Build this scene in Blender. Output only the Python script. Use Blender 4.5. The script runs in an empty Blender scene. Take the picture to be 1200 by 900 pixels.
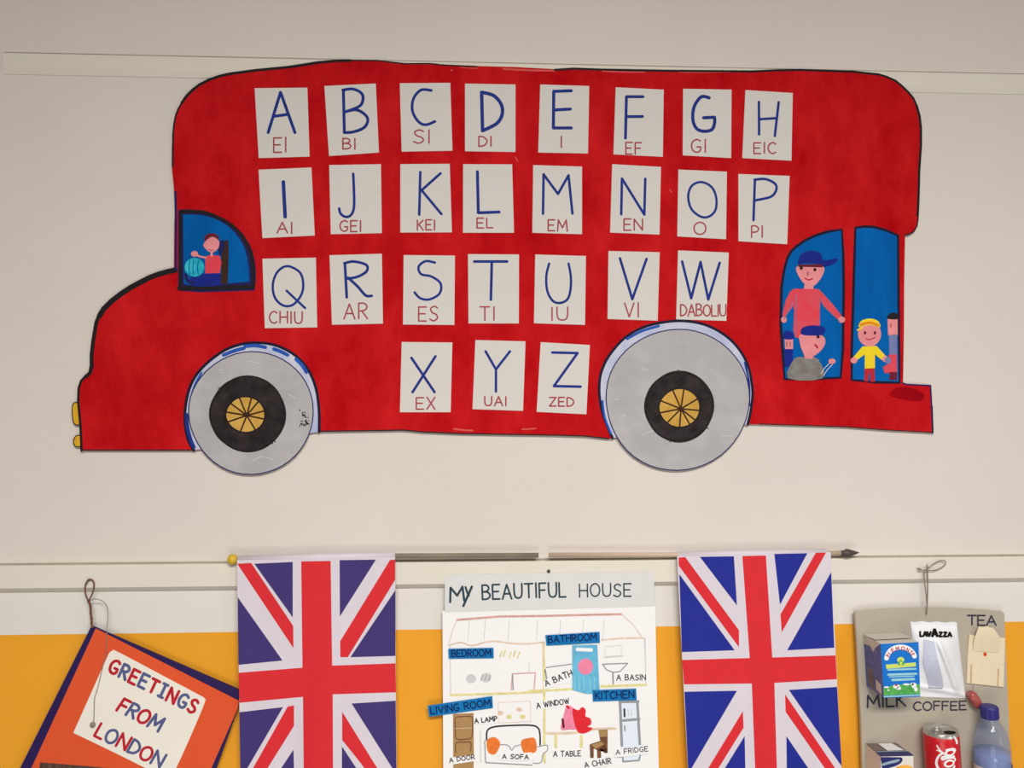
import bpy, math, random
from mathutils import Vector, Matrix

# ------------------------------------------------------------------ camera, world, lights, exposure
S = bpy.context.scene
COL = S.collection
FPX = 942.0                       # focal length in pixels of the 1200x900 frame
DIST = 1.413                      # camera to wall (m)
YAW, PITCH = math.radians(2.8), math.radians(2.0)
CAMPOS = Vector((0.0, -DIST, 1.55))
cam_data = bpy.data.cameras.new('camera')
cam_data.sensor_width = 36.0
cam_data.lens = 36.0 * FPX / 1200.0
cam_data.clip_start = 0.02
cam = bpy.data.objects.new('camera', cam_data)
cam.location = CAMPOS
cam.rotation_euler = (math.pi / 2 + PITCH, 0, -YAW)
COL.objects.link(cam)
S.camera = cam
S.view_settings.view_transform = 'Standard'
S.view_settings.look = 'None'
S.view_settings.gamma = 1.0
S.view_settings.use_curve_mapping = False
S.view_settings.exposure = 0.0

world = bpy.data.worlds.new('room_light')
S.world = world
world.use_nodes = True
world.node_tree.nodes['Background'].inputs[0].default_value = (1.0, 0.93, 0.84, 1)
world.node_tree.nodes['Background'].inputs[1].default_value = 0.20


def area(name, loc, aim, sx, sy, power, color):
    l = bpy.data.lights.new(name, 'AREA')
    l.shape = 'RECTANGLE'
    l.size, l.size_y, l.energy, l.color = sx, sy, power, color
    o = bpy.data.objects.new(name, l)
    o.location = loc
    o.rotation_euler = (Vector(aim) - Vector(loc)).to_track_quat('-Z', 'Y').to_euler()
    COL.objects.link(o)
    return o


area('window_and_fill', (1.9, -1.9, 1.25), (0.6, 0, 1.2), 0.8, 0.8, 6, (0.90, 0.96, 1.0))
area('window_and_fill', (0.0, -1.7, 0.5), (-0.05, 0, 0.8), 1.0, 0.6, 6.5, (1.0, 0.98, 0.95))  # added low fill that brightens the lower wall, not a known window
area('ceiling_lamp', (0.25, -2.35, 2.75), (0.25, -2.35, 0), 1.5, 0.5, 113, (1.0, 0.965, 0.93))

# ------------------------------------------------------------------ measuring: a pixel seen on the plane y = -d
ROT = cam.rotation_euler.to_matrix()


def P(px, py, d=0.0):
    v = ROT @ Vector(((px - 600) / FPX, (450 - py) / FPX, -1.0))
    t = (-d - CAMPOS.y) / v.y
    return CAMPOS + v * t


MPP = DIST / FPX                  # metres per pixel on the wall


class K:
    """crop coordinates: K(ox, oy, s)(x, y) -> photo pixel"""
    def __init__(self, ox, oy, s): self.ox, self.oy, self.s = ox, oy, s
    def __call__(self, p): return (p[0] / self.s + self.ox, p[1] / self.s + self.oy)
    def all(self, ps): return [self(p) for p in ps]


# ------------------------------------------------------------------ materials
def lin(c):
    c /= 255.0
    return c / 12.92 if c <= 0.04045 else ((c + 0.055) / 1.055) ** 2.4


def mat(name, rgb, rough=0.85, spec=0.25, noise=0.0, scale=8.0, stretch=(1, 1, 1), rgb2=None, metal=0.0, bump=0.0, bscale=60.0, trans=0.0, alpha=1.0, ior=1.45, detail=(5, .6)):
    m = bpy.data.materials.new(name)
    m.use_nodes = True
    nt = m.node_tree
    b = nt.nodes['Principled BSDF']
    c = tuple(lin(x) for x in rgb) + (1,)
    b.inputs['Base Color'].default_value = c
    b.inputs['Roughness'].default_value = rough
    b.inputs['Specular IOR Level'].default_value = spec
    b.inputs['Metallic'].default_value = metal
    b.inputs['Transmission Weight'].default_value = trans
    b.inputs['Alpha'].default_value = alpha
    b.inputs['IOR'].default_value = ior
    geo = nt.nodes.new('ShaderNodeNewGeometry')
    mp = nt.nodes.new('ShaderNodeMapping')
    mp.inputs['Scale'].default_value = stretch
    nt.links.new(geo.outputs['Position'], mp.inputs['Vector'])
    n = nt.nodes.new('ShaderNodeTexNoise')
    n.inputs['Scale'].default_value = scale
    n.inputs['Detail'].default_value = detail[0]
    n.inputs['Roughness'].default_value = detail[1]
    nt.links.new(mp.outputs[0], n.inputs['Vector'])
    r = nt.nodes.new('ShaderNodeValToRGB')
    r.color_ramp.elements[0].position = 0.34
    r.color_ramp.elements[1].position = 0.68
    k = noise if noise else 0.02
    c2 = tuple(lin(x) for x in rgb2) + (1,) if rgb2 else tuple(x * (1 - k) for x in c[:3]) + (1,)
    r.color_ramp.elements[0].color = c
    r.color_ramp.elements[1].color = c2
    nt.links.new(n.outputs['Fac'], r.inputs['Fac'])
    nt.links.new(r.outputs['Color'], b.inputs['Base Color'])
    if bump:
        n2 = nt.nodes.new('ShaderNodeTexNoise')
        n2.inputs['Scale'].default_value = bscale
        n2.inputs['Detail'].default_value = 3
        nt.links.new(geo.outputs['Position'], n2.inputs['Vector'])
        bp = nt.nodes.new('ShaderNodeBump')
        bp.inputs['Strength'].default_value = bump
        bp.inputs['Distance'].default_value = 0.002
        nt.links.new(n2.outputs['Fac'], bp.inputs['Height'])
        nt.links.new(bp.outputs[0], b.inputs['Normal'])
    return m


M = dict(
    wall=mat('cream_wall_paint', (222, 213, 204), noise=.05, scale=2.5, bump=.12, bscale=45),
    lower=mat('white_band_paint', (226, 221, 213), noise=.03, scale=3),
    amber=mat('amber_dado_paint', (238, 164, 42), rough=.6, noise=.06, scale=3),
    seam=mat('dark_seam', (176, 166, 146), noise=.3, scale=14),
    rail=mat('cream_rail_paint', (226, 219, 205), rough=.6, noise=.04, scale=6),
    red=mat('red_poster_paint', (206, 32, 36), rough=.9, spec=.04, scale=11, stretch=(1, 1, .6), rgb2=(172, 5, 14), detail=(10, .72), bump=.25, bscale=30),
    redark=mat('deep_red_paint', (158, 8, 22), rough=.9, spec=.04, noise=.15, scale=30),
    redpale=mat('thin_red_paint', (224, 92, 86), noise=.2, scale=30),
    black=mat('black_marker', (28, 20, 24), rough=.7),
    edge=mat('dark_navy_outline_paint', (20, 14, 44), rough=.7),
    navy=mat('navy_marker', (26, 26, 92), rough=.7, noise=.2, scale=40),
    ink=mat('blue_marker', (26, 50, 140), rough=.7, noise=.3, scale=60),
    redink=mat('red_felt_pen', (174, 76, 82), rough=.8, noise=.2, scale=80),
    paper=mat('white_paper', (216, 211, 204), rough=.9, noise=.03, scale=12),
    pane=mat('blue_poster_paint', (2, 104, 184), rough=.85, spec=.1, scale=14, stretch=(1, 1, .3), rgb2=(0, 84, 156)),
    skin=mat('pink_paint', (236, 146, 150), noise=.15, scale=40),
    cloth_r=mat('red_pink_paint', (226, 62, 78), scale=40, rgb2=(214, 84, 96)),
    cap=mat('dark_blue_paint', (24, 40, 140), noise=.2, scale=40),
    teal=mat('turquoise_paint', (20, 160, 190), scale=60, rgb2=(60, 190, 205)),
    brown=mat('dark_brown_paint', (62, 40, 28), noise=.2, scale=60),
    hair=mat('dark_red_paint', (110, 30, 50), noise=.2, scale=60),
    yellow=mat('yellow_paint', (244, 216, 40), noise=.1, scale=50),
    orange=mat('orange_paint', (236, 140, 40), noise=.1, scale=50),
    greyp=mat('grey_paint', (140, 136, 134), scale=70, rgb2=(116, 110, 104)),
    lilac=mat('grey_blue_paint', (120, 130, 178), noise=.2, scale=60),
    wheel=mat('silver_grey_paint', (186, 182, 182), rough=.5, scale=14, rgb2=(168, 165, 166), bump=.3, bscale=28),
    wheelrim=mat('white_and_blue_paint', (208, 208, 220), scale=24, rgb2=(172, 180, 212)),
    bluedash=mat('bright_blue_paint', (44, 92, 190), noise=.3, scale=60),
    tyre=mat('black_tyre_paint', (30, 24, 26), rough=.6, spec=.15, scale=40, rgb2=(56, 48, 48)),
    gold=mat('ochre_paint', (210, 168, 84), scale=60, rgb2=(192, 146, 62)),
    dkbrown=mat('brown_marker', (60, 34, 22)),
    headl=mat('yellow_headlight_paint', (226, 178, 46), scale=60, rgb2=(206, 150, 30)),
    f_red=mat('flag_red', (218, 44, 52), rough=.7, noise=.05, scale=40),
    f_white=mat('flag_white', (218, 209, 218), rough=.7, noise=.04, scale=40),
    f_blue=mat('flag_faded_blue', (66, 52, 116), rough=.7, noise=.06, scale=30),
    f_blue2=mat('flag_blue', (34, 44, 146), rough=.7, noise=.06, scale=30),
    rod_dark=mat('dark_grey_rod', (138, 128, 110), rough=.5, noise=.2, scale=30),
    rod_wood=mat('pale_wood_rod', (206, 182, 158), rough=.6, noise=.15, scale=60, stretch=(.2, 1, 1)),
    brass=mat('yellow_plastic_knob', (214, 176, 40), rough=.3, spec=.5),
    spear=mat('dark_metal_spear', (84, 76, 70), rough=.4, noise=.2, scale=60),
    card_or=mat('orange_card', (226, 88, 46), rough=.7, noise=.05, scale=5),
    card_nv=mat('navy_card', (44, 28, 84), rough=.6, noise=.1, scale=30),
    label=mat('cream_paper', (240, 234, 222), rough=.9, noise=.03, scale=10),
    let_red=mat('red_print', (196, 36, 52), rough=.7, noise=.2, scale=90),
    let_blue=mat('grey_blue_print', (92, 98, 146), rough=.7, noise=.2, scale=90),
    photo=mat('dark_photo_print', (104, 78, 66), rough=.4, scale=60, stretch=(2.5, 1, .4), rgb2=(66, 48, 44)),
    cord=mat('brown_twine', (120, 84, 66), noise=.3, scale=300),
    cordg=mat('grey_twine', (150, 136, 118), noise=.3, scale=300),
    sheet=mat('poster_white_paper', (243, 241, 240), noise=.02, scale=9),
    title=mat('pale_grey_paper', (220, 219, 217), noise=.03, scale=9),
    titleink=mat('dark_teal_marker', (52, 72, 82), noise=.2, scale=90),
    tagblue=mat('blue_card_strip', (16, 118, 182), noise=.1, scale=40),
    taglt=mat('dark_blue_pen', (14, 34, 90)),
    wordink=mat('black_pen', (50, 52, 60)),
    pencil=mat('grey_pencil', (150, 153, 158)),
    faint=mat('faint_pencil', (206, 206, 206)),
    rose=mat('red_crayon', (226, 172, 162), noise=.3, scale=70),
    peach=mat('peach_crayon', (240, 214, 190), noise=.3, scale=70),
    lemon=mat('pale_yellow_crayon', (240, 230, 160), noise=.3, scale=70),
    doorbr=mat('brown_card', (178, 140, 92), noise=.12, scale=60),
    chairbr=mat('brown_felt_pen', (126, 84, 56), noise=.3, scale=90),
    orangec=mat('orange_felt_pen', (242, 128, 54), noise=.2, scale=70),
    curtain=mat('sky_blue_plastic', (96, 186, 222), rough=.35, spec=.5, noise=.2, scale=50),
    pinkp=mat('pink_felt', (244, 140, 172), noise=.15, scale=70),
    redfelt=mat('red_felt', (228, 44, 52), noise=.1, scale=70),
    fridge=mat('pale_blue_paper', (226, 234, 246)),
    kraft=mat('grey_cardboard', (180, 170, 154), rough=.85, noise=.06, scale=12),
    kraftedge=mat('lit_cardboard_edge', (206, 194, 172), rough=.85),  # lit look of the panel's edge put into a lighter colour
    boardink=mat('dark_grey_blue_marker', (66, 66, 80), noise=.3, scale=70),
    milk=mat('blue_carton_print', (8, 116, 208), rough=.4, spec=.4, noise=.08, scale=20),
    milkside=mat('dark_blue_carton_side', (82, 94, 158), rough=.45, scale=60, rgb2=(112, 120, 178)),
    milktop=mat('grey_white_carton', (216, 210, 198), rough=.5, noise=.06, scale=30),
    meadow=mat('green_print', (56, 150, 70), scale=90, rgb2=(110, 186, 96)),
    lime=mat('lime_print', (206, 222, 108)),
    palegreen=mat('pale_aqua_print', (160, 214, 220), noise=.15, scale=120),
    white=mat('white_print', (240, 240, 240)),
    foil=mat('white_foil', (240, 240, 242), rough=.36, spec=.5, metal=.05, noise=.03, scale=10, bump=.3, bscale=55),
    foilgrey=mat('pale_grey_print', (196, 199, 216), rough=.36, spec=.5, metal=.05, noise=.05, scale=10),
    teapaper=mat('beige_tea_paper', (232, 216, 184), rough=.8, noise=.05, scale=40),
    teatan=mat('tan_fold', (208, 176, 132), rough=.8, noise=.2, scale=80),
    redtag=mat('red_shiny_wrapper', (172, 80, 76), rough=.3, spec=.6, noise=.25, scale=70),
    can=mat('red_can_print', (206, 22, 34), rough=.28, spec=.6, noise=.06, scale=40),
    alu=mat('aluminium', (206, 202, 194), rough=.32, metal=.8, noise=.05, scale=40),
    hole=mat('black_opening', (16, 14, 14)),
    capb=mat('dark_blue_plastic', (44, 40, 120), rough=.4, spec=.5, noise=.05, scale=60),
    bottle=mat('clear_blue_plastic', (120, 142, 180), rough=.07, spec=.9, alpha=.26),
    water=mat('water_blue', (170, 192, 250), rough=.05, spec=.6, alpha=.5),
    juicenv=mat('navy_box_print', (48, 50, 110), rough=.4, noise=.15, scale=60),
    juicewh=mat('white_box_print', (226, 220, 212), rough=.4),
    juiceor=mat('orange_print', (240, 160, 60), rough=.4, scale=80, rgb2=(250, 190, 90)),
    juicegr=mat('grey_teal_print', (150, 172, 186), rough=.4),
    juicetop=mat('grey_box_lid', (128, 112, 108), rough=.5),
    steel=mat('steel_nail', (130, 120, 108), rough=.4, metal=.6),
)


# ------------------------------------------------------------------ mesh collector
def catmull(pts, n=7, closed=False):
    out = []
    L = len(pts)
    rng = range(L) if closed else range(L - 1)
    for i in rng:
        g = (lambda k: pts[k % L]) if closed else (lambda k: pts[min(max(k, 0), L - 1)])
        p0, p1, p2, p3 = g(i - 1), g(i), g(i + 1), g(i + 2)
        for j in range(n):
            t = j / n
            out.append(tuple(0.5 * ((2 * b) + (c - a) * t + (2 * a - 5 * b + 4 * c - d) * t * t + (3 * b - a - 3 * c + d) * t ** 3)
                             for a, b, c, d in zip(p0, p1, p2, p3)))
    if not closed:
        out.append(tuple(pts[-1]))
    return out


class MB:
    def __init__(self):
        self.v, self.f, self.mi, self.mats, self.lay = [], [], [], [], 0

    def m(self, name):
        if name not in self.mats: self.mats.append(name)
        return self.mats.index(name)

    def add(self, verts, faces, m):
        b = len(self.v)
        self.v += [Vector(q) for q in verts]
        k = self.m(m)
        for f in faces:
            self.f.append([b + i for i in f])
            self.mi.append(k)

    def poly(self, pts, d, m):
        self.add([P(x, y, d) for x, y in pts], [list(range(len(pts)))[::-1]], m)

    def slab(self, pts, d0, d1, m, side=None):
        """sheet seen with outline pts on its front y=-d1, reaching straight back to y=-d0"""
        fr = [P(x, y, d1) for x, y in pts]
        a = sum(fr[i].x * fr[(i + 1) % len(fr)].z - fr[(i + 1) % len(fr)].x * fr[i].z for i in range(len(fr)))
        if a < 0: fr.reverse()
        n = len(fr)
        bk = [Vector((p.x, -d0, p.z)) for p in fr]
        self.add(fr + bk, [list(range(n)), list(range(n, 2 * n))[::-1]], m)
        self.add(fr + bk, [[i, i + n, (i + 1) % n + n, (i + 1) % n] for i in range(n)], side or m)

    def stroke(self, pts, w, d, m, smooth=False, closed=False, taper=False):
        """a pen line of width w (photo pixels) on the plane y=-d"""
        self.lay += 1
        d = d + 0.000012 * (self.lay % 8)
        up = [0]

        def nxt():
            up[0] += 1
            return -(d + 0.0000037 * up[0])
        if smooth: pts = catmull(pts, 6, closed)
        q = [P(x, y, d) for x, y in pts]
        q = [Vector((p.x, p.z)) for p in q]
        q2 = [q[0]]
        for p in q[1:]:
            if (p - q2[-1]).length > 1e-6: q2.append(p)
        q = q2
        hw = w * MPP / 2
        n = len(q)
        if n < 2: return
        segs = [(q[i + 1] - q[i]).normalized() for i in range(n - 1)]
        if closed:
            segs.append((q[0] - q[-1]).normalized())

        def disc(c, r):
            k, y = 10, nxt()
            self.add([(c.x + r * math.cos(2 * math.pi * i / k), y, c.y + r * math.sin(2 * math.pi * i / k)) for i in range(k)], [list(range(k))], m)

        def emit(run):
            vs, fs, y = [], [], nxt()
            for p, nrm, hh in run:
                vs.append((p.x + nrm.x * hh, y, p.y + nrm.y * hh))
                vs.append((p.x - nrm.x * hh, y, p.y - nrm.y * hh))
            for i in range(len(run) - 1):
                fs.append([2 * i, 2 * i + 1, 2 * i + 3, 2 * i + 2])
            self.add(vs, fs, m)

        nm = lambda s: Vector((-s.y, s.x))
        if closed:
            run = []
            for i in range(n + 1):
                a, b = segs[(i - 1) % n], segs[i % n]
                run.append((q[i % n], (nm(a) + nm(b)).normalized(), hw))
            emit(run)
            return
        run = [(q[0], nm(segs[0]), hw)]
        for i in range(1, n - 1):
            a, b = segs[i - 1], segs[i]
            if a.dot(b) > 0.7:
                run.append((q[i], (nm(a) + nm(b)).normalized(), hw))
            else:
                run.append((q[i], nm(a), hw))
                emit(run)
                disc(q[i], hw)
                run = [(q[i], nm(b), hw)]
        run.append((q[-1], nm(segs[-1]), hw))
        emit(run)
        disc(q[0], hw)
        disc(q[-1], hw)

    def ellipse(self, cx, cy, rx, ry, d, m, n=40, rot=0.0):
        self.poly([(cx + rx * math.cos(t) * math.cos(rot) - ry * math.sin(t) * math.sin(rot),
                    cy + rx * math.cos(t) * math.sin(rot) + ry * math.sin(t) * math.cos(rot)) for t in [2 * math.pi * i / n for i in range(n)]], d, m)

    def tube(self, pts, r, m, n=8, caps=True):
        pts = [Vector(p) for p in pts]
        L = len(pts)
        vs, fs = [], []
        up = None
        for i, p in enumerate(pts):
            t = (pts[min(i + 1, L - 1)] - pts[max(i - 1, 0)]).normalized()
            if up is None:
                up = t.orthogonal().normalized()
            up = (up - t * up.dot(t)).normalized()
            s = t.cross(up)
            rr = r[i] if isinstance(r, (list, tuple)) else r
            for k in range(n):
                a = 2 * math.pi * k / n
                vs.append(p + (up * math.cos(a) + s * math.sin(a)) * rr)
        for i in range(L - 1):
            for k in range(n):
                fs.append([i * n + k, i * n + (k + 1) % n, (i + 1) * n + (k + 1) % n, (i + 1) * n + k])
        if caps:
            fs.append(list(range(n))[::-1])
            fs.append([(L - 1) * n + k for k in range(n)])
        self.add(vs, fs, m)

    def lathe(self, prof, base, axis, m, n=40):
        """prof: (radius, height) pairs round the given axis"""
        axis = Vector(axis).normalized()
        pts = [Vector(base) + axis * h for _, h in prof]
        u = Vector((1, 0, 0)); u = (u - axis * u.dot(axis)).normalized()
        w = axis.cross(u)
        vs, fs = [], []
        for (r, h), p in zip(prof, pts):
            for k in range(n):
                a = 2 * math.pi * k / n
                vs.append(p + (u * math.cos(a) + w * math.sin(a)) * max(r, 1e-5))
        for i in range(len(prof) - 1):
            for k in range(n):
                fs.append([i * n + k, i * n + (k + 1) % n, (i + 1) * n + (k + 1) % n, (i + 1) * n + k])
        self.add(vs, fs, m)

    def build(self, name, parent=None, smooth=False, origin=None):
        org = origin if origin is not None else (root_of(parent) if parent else centre(self.v))
        me = bpy.data.meshes.new(name)
        me.from_pydata([tuple(q - org) for q in self.v], [], self.f)
        for k in self.mats: me.materials.append(M[k])
        me.polygons.foreach_set('material_index', self.mi)
        if smooth: me.polygons.foreach_set('use_smooth', [True] * len(self.f))
        me.update()
        o = bpy.data.objects.new(name, me)
        COL.objects.link(o)
        if parent: o.parent = parent
        else: o.location = org
        return o


def centre(v):
    lo = Vector((min(p.x for p in v), min(p.y for p in v), min(p.z for p in v)))
    hi = Vector((max(p.x for p in v), max(p.y for p in v), max(p.z for p in v)))
    return (lo + hi) / 2


def root_of(o):
    while o.parent: o = o.parent
    return o.location.copy()


def tag(o, label, cat, group=None):
    o['label'] = label
    o['category'] = cat
    if group: o['group'] = group
    return o


def thing(name, loc, label, cat, group=None):
    o = bpy.data.objects.new(name, None)
    o.empty_display_size = 0.03
    o.location = loc
    COL.objects.link(o)
    return tag(o, label, cat, group)


def part(name, parent, fn, label=None, smooth=False):
    b = MB()
    fn(b)
    o = b.build(name, parent, smooth)
    if label: o['label'] = label
    return o


# ------------------------------------------------------------------ hand lettering
c_ = lambda *p: ('c', p)          # a curved stroke; plain tuples are straight ones
FONT = {
    'A': (.72, [((0, 0), (.36, 1), (.72, 0)), ((.13, .36), (.6, .36))]),
    'B': (.6, [((0, 0), (0, 1)), c_((0, 1), (.35, .99), (.52, .8), (.38, .58), (0, .53)), c_((0, .53), (.42, .5), (.6, .27), (.42, .04), (0, 0))]),
    'C': (.62, [c_((.62, .86), (.42, 1), (.15, .88), (.0, .5), (.14, .12), (.4, 0), (.62, .12))]),
    'D': (.64, [((0, 0), (0, 1)), c_((0, 1), (.36, .94), (.64, .55), (.44, .12), (0, 0))]),
    'E': (.55, [((.55, 1), (0, 1), (0, 0), (.55, 0)), ((0, .52), (.46, .52))]),
    'F': (.52, [((.52, 1), (0, 1), (0, 0)), ((0, .52), (.44, .52))]),
    'G': (.66, [c_((.62, .88), (.4, 1), (.12, .86), (0, .5), (.12, .12), (.4, 0), (.62, .14), (.64, .42)), ((.64, .42), (.38, .42))]),
    'H': (.62, [((0, 0), (0, 1)), ((.62, 0), (.62, 1)), ((0, .5), (.62, .5))]),
    'I': (.08, [((.04, 0), (.04, 1))]),
    'J': (.5, [c_((.5, 1), (.5, .5), (.46, .12), (.24, 0), (0, .2))]),
    'K': (.58, [((0, 0), (0, 1)), ((.56, 1), (0, .45)), ((.14, .58), (.58, 0))]),
    'L': (.5, [((0, 1), (0, 0), (.5, 0))]),
    'M': (.82, [((0, 0), (.06, 1), (.41, .3), (.74, 1), (.82, 0))]),
    'N': (.66, [((0, 0), (0, 1), (.66, 0), (.66, 1))]),
    'O': (.72, [('o', ((.36, 1), (.08, .82), (0, .5), (.1, .14), (.36, 0), (.62, .14), (.72, .5), (.62, .84)))]),
    'P': (.56, [((0, 0), (0, 1)), c_((0, 1), (.36, .99), (.56, .75), (.4, .5), (0, .45))]),
    'Q': (.72, [('o', ((.36, 1), (.08, .82), (0, .5), (.1, .14), (.36, 0), (.62, .14), (.72, .5), (.62, .84))), ((.45, .3), (.76, -.08))]),
    'R': (.58, [((0, 0), (0, 1)), c_((0, 1), (.36, .99), (.55, .78), (.4, .55), (0, .48)), ((.2, .5), (.58, 0))]),
    'S': (.56, [c_((.54, .88), (.32, 1), (.06, .84), (.16, .58), (.44, .44), (.54, .2), (.28, 0), (0, .12))]),
    'T': (.64, [((0, 1), (.64, 1)), ((.32, 1), (.32, 0))]),
    'U': (.62, [c_((0, 1), (0, .45), (.08, .1), (.32, 0), (.54, .1), (.62, .45), (.62, 1))]),
    'V': (.66, [((0, 1), (.33, 0), (.66, 1))]),
    'W': (.94, [((0, 1), (.25, 0), (.47, .85), (.69, 0), (.94, 1))]),
    'X': (.6, [((0, 1), (.6, 0)), ((.6, 1), (0, 0))]),
    'Y': (.62, [((0, 1), (.31, .48)), ((.62, 1), (.31, .48), (.31, 0))]),
    'Z': (.62, [((0, 1), (.62, 1), (0, 0), (.62, 0))]),
    ' ': (.3, []),
}


def write(b, k, text, p0, p1, h, w, d, m, gap=.22, slant=0.0, jit=.03, colors=None, seed=1, serif=()):
    """letter text on a baseline from crop point p0 to p1 (cap height h in crop px), pen width w in photo px"""
    rnd = random.Random(seed + len(text) * 7)
    adv_of = lambda i, ch: .46 if ch == 'I' and i in serif else FONT[ch][0]
    total = sum(adv_of(i, ch) for i, ch in enumerate(text)) + gap * (len(text) - 1)
    ux, uy = (p1[0] - p0[0]), (p1[1] - p0[1])
    L = math.hypot(ux, uy)
    ex, ey = ux / L, uy / L
    nx, ny = ey, -ex              # up, in image coordinates
    sx = L / total
    cur = 0.0
    for i, ch in enumerate(text):
        adv, strokes = adv_of(i, ch), FONT[ch][1]
        if ch == 'I' and i in serif:
            strokes = [((.23, 0), (.23, 1)), ((.04, 1), (.42, 1)), ((.04, 0), (.42, 0))]
        dy = rnd.uniform(-jit, jit)
        hs = h * (1 + rnd.uniform(-jit, jit))
        col = colors[i % len(colors)] if colors else m
        for s in strokes:
            kind, pts = ('l', s) if not isinstance(s[0], str) else s
            out = []
            for (x, y) in pts:
                X = (cur + x + slant * y) * sx
                Y = (y + dy) * hs
                out.append(k((p0[0] + ex * X + nx * Y, p0[1] + ey * X + ny * Y)))
            b.stroke(out, w, d, col, smooth=kind in 'co', closed=kind == 'o')
        cur += adv + gap


def write_box(b, k, text, box, w, d, m, **kw):
    l, t, r, bo = box
    if text == 'I':
        b.stroke(k.all([((l + r) / 2, t), ((l + r) / 2, bo)]), w, d, m)
        return
    write(b, k, text, (l, bo), (r, bo), bo - t, w, d, m, **kw)


# ------------------------------------------------------------------ the wall
Z_AMBER = P(700, 735).z
WX, WZ0, WZ1 = 2.6, 0.0, 2.8
b = MB()
zb = P(600, 672).z                # the paint changes to plain white below the rail
for z0, z1, mm in ((WZ0, Z_AMBER, 'amber'), (Z_AMBER, zb, 'lower'), (zb, WZ1, 'wall')):
    b.add([(-WX, 0, z0), (WX, 0, z0), (WX, 0, z1), (-WX, 0, z1)], [[0, 1, 2, 3]], mm)
b.add([(-WX, .12, WZ0), (WX, .12, WZ0), (WX, .12, WZ1), (-WX, .12, WZ1), (-WX, 0, WZ0), (WX, 0, WZ0), (WX, 0, WZ1), (-WX, 0, WZ1)],
      [[3, 2, 1, 0], [0, 1, 5, 4], [2, 3, 7, 6], [1, 2, 6, 5], [3, 0, 4, 7]], 'wall')
w = b.build('wall_back', origin=Vector((0, 0, WZ0)))
w['kind'] = 'structure'


def rail(name, x0, x1, ztop, zbot, dep, bev, bev_top=.001):
    prof = [(0, ztop), (-dep + bev_top, ztop), (-dep, ztop - bev_top), (-dep, zbot + bev), (-dep * .3, zbot), (0, zbot)]
    n = len(prof)
    b = MB()
    b.add([(x0, y, z) for y, z in prof] + [(x1, y, z) for y, z in prof],
          [[i, (i + 1) % n, (i + 1) % n + n, i + n] for i in range(n)] + [list(range(n))[::-1], list(range(n, 2 * n))], 'rail')
    b.add([(x0, -.0012, ztop), (x1, -.0012, ztop), (x1, 0, ztop + .003), (x0, 0, ztop + .003)], [[0, 1, 2, 3]], 'seam')  # narrow darker strip along the rail's top edge
    o = b.build(name)
    o['kind'] = 'structure'
    return o


rail('trim_1', P(5, 75).x, WX, P(300, 69).z, P(300, 93).z, .0042, .0105)
rail('trim_2', -WX, WX, P(300, 659.5).z, P(300, 690).z, .012, .0075, .002)

# ------------------------------------------------------------------ the paper bus
BD = .0062                        # depth of the painted sheet's face
bus = thing('paper_bus', P(600, 300, BD), 'big red painted paper double-decker bus with two grey wheels, stuck on the cream wall', 'bus decoration')
k1, k2, k3 = K(0, 40, 4), K(60, 220, 4), K(60, 370, 3.529)
k4, k5, k6 = K(280, 60, 4.615), K(520, 60, 4.615), K(760, 60, 4.615)
w2, dr, tr = K(690, 360, 4.5), K(890, 230, 3), K(900, 40, 4)
roof = k4.all([(270, 82), (430, 57), (520, 49), (600, 47), (750, 48), (900, 65), (1030, 64)]) + [(520, 75.6), (559, 77.3), (602, 78.4), (650, 81), (672, 79.5), (702, 80.6), (780, 82), (881, 82.8), (910, 81.5), (937, 81), (998, 83)]
lefttop = k1.all([(820, 900), (818, 800), (815, 720), (805, 620), (806, 540), (808, 460), (812, 420), (820, 380), (832, 350), (850, 320), (872, 288), (900, 260), (935, 233), (980, 210), (1030, 193), (1080, 182), (1200, 166)])
righttop = tr.all([(460, 180), (520, 186), (560, 198), (600, 216), (632, 242), (660, 270), (684, 298), (700, 335), (714, 385), (720, 440), (720, 520), (716, 580), (712, 640), (709, 760), (705, 850)])
rightlow = dr.all([(561, 30), (560, 80), (556, 105), (545, 125), (530, 134), (512, 138), (509, 300), (508, 480), (505, 655), (520, 660), (604, 664), (608, 740), (611, 832), (460, 824), (300, 812), (120, 806), (0, 802)])
bottom = [(876, 497), (700, 512), (713, 514.5), (686, 511.6), (652, 510.5), (540, 508.7), (495, 506.7), (472, 504.5), (450, 505), (376, 506)]
bottom = [(876, 497), (840, 498), (720, 513), (713, 514.6)] + bottom[3:]
front = k3.all([(585, 558), (350, 558), (122, 558), (118, 460), (108, 355), (110, 300), (120, 270), (138, 250), (155, 235), (160, 212), (163, 200)])
hood = k2.all([(183, 840), (183, 780), (190, 720), (198, 670), (205, 630), (220, 592), (240, 560), (275, 525), (320, 490), (365, 460), (410, 436), (455, 413), (500, 396), (540, 385), (575, 378), (577, 150)])
outline = lefttop + roof + righttop + rightlow + bottom + front + hood


def fn(b):
    b.slab(outline, .0046, BD, 'red', 'paper')
part('body', bus, fn)


ins = lambda pts, dx, dy: [(x + dx, y + dy) for x, y in pts]
OD = BD + .0002


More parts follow.
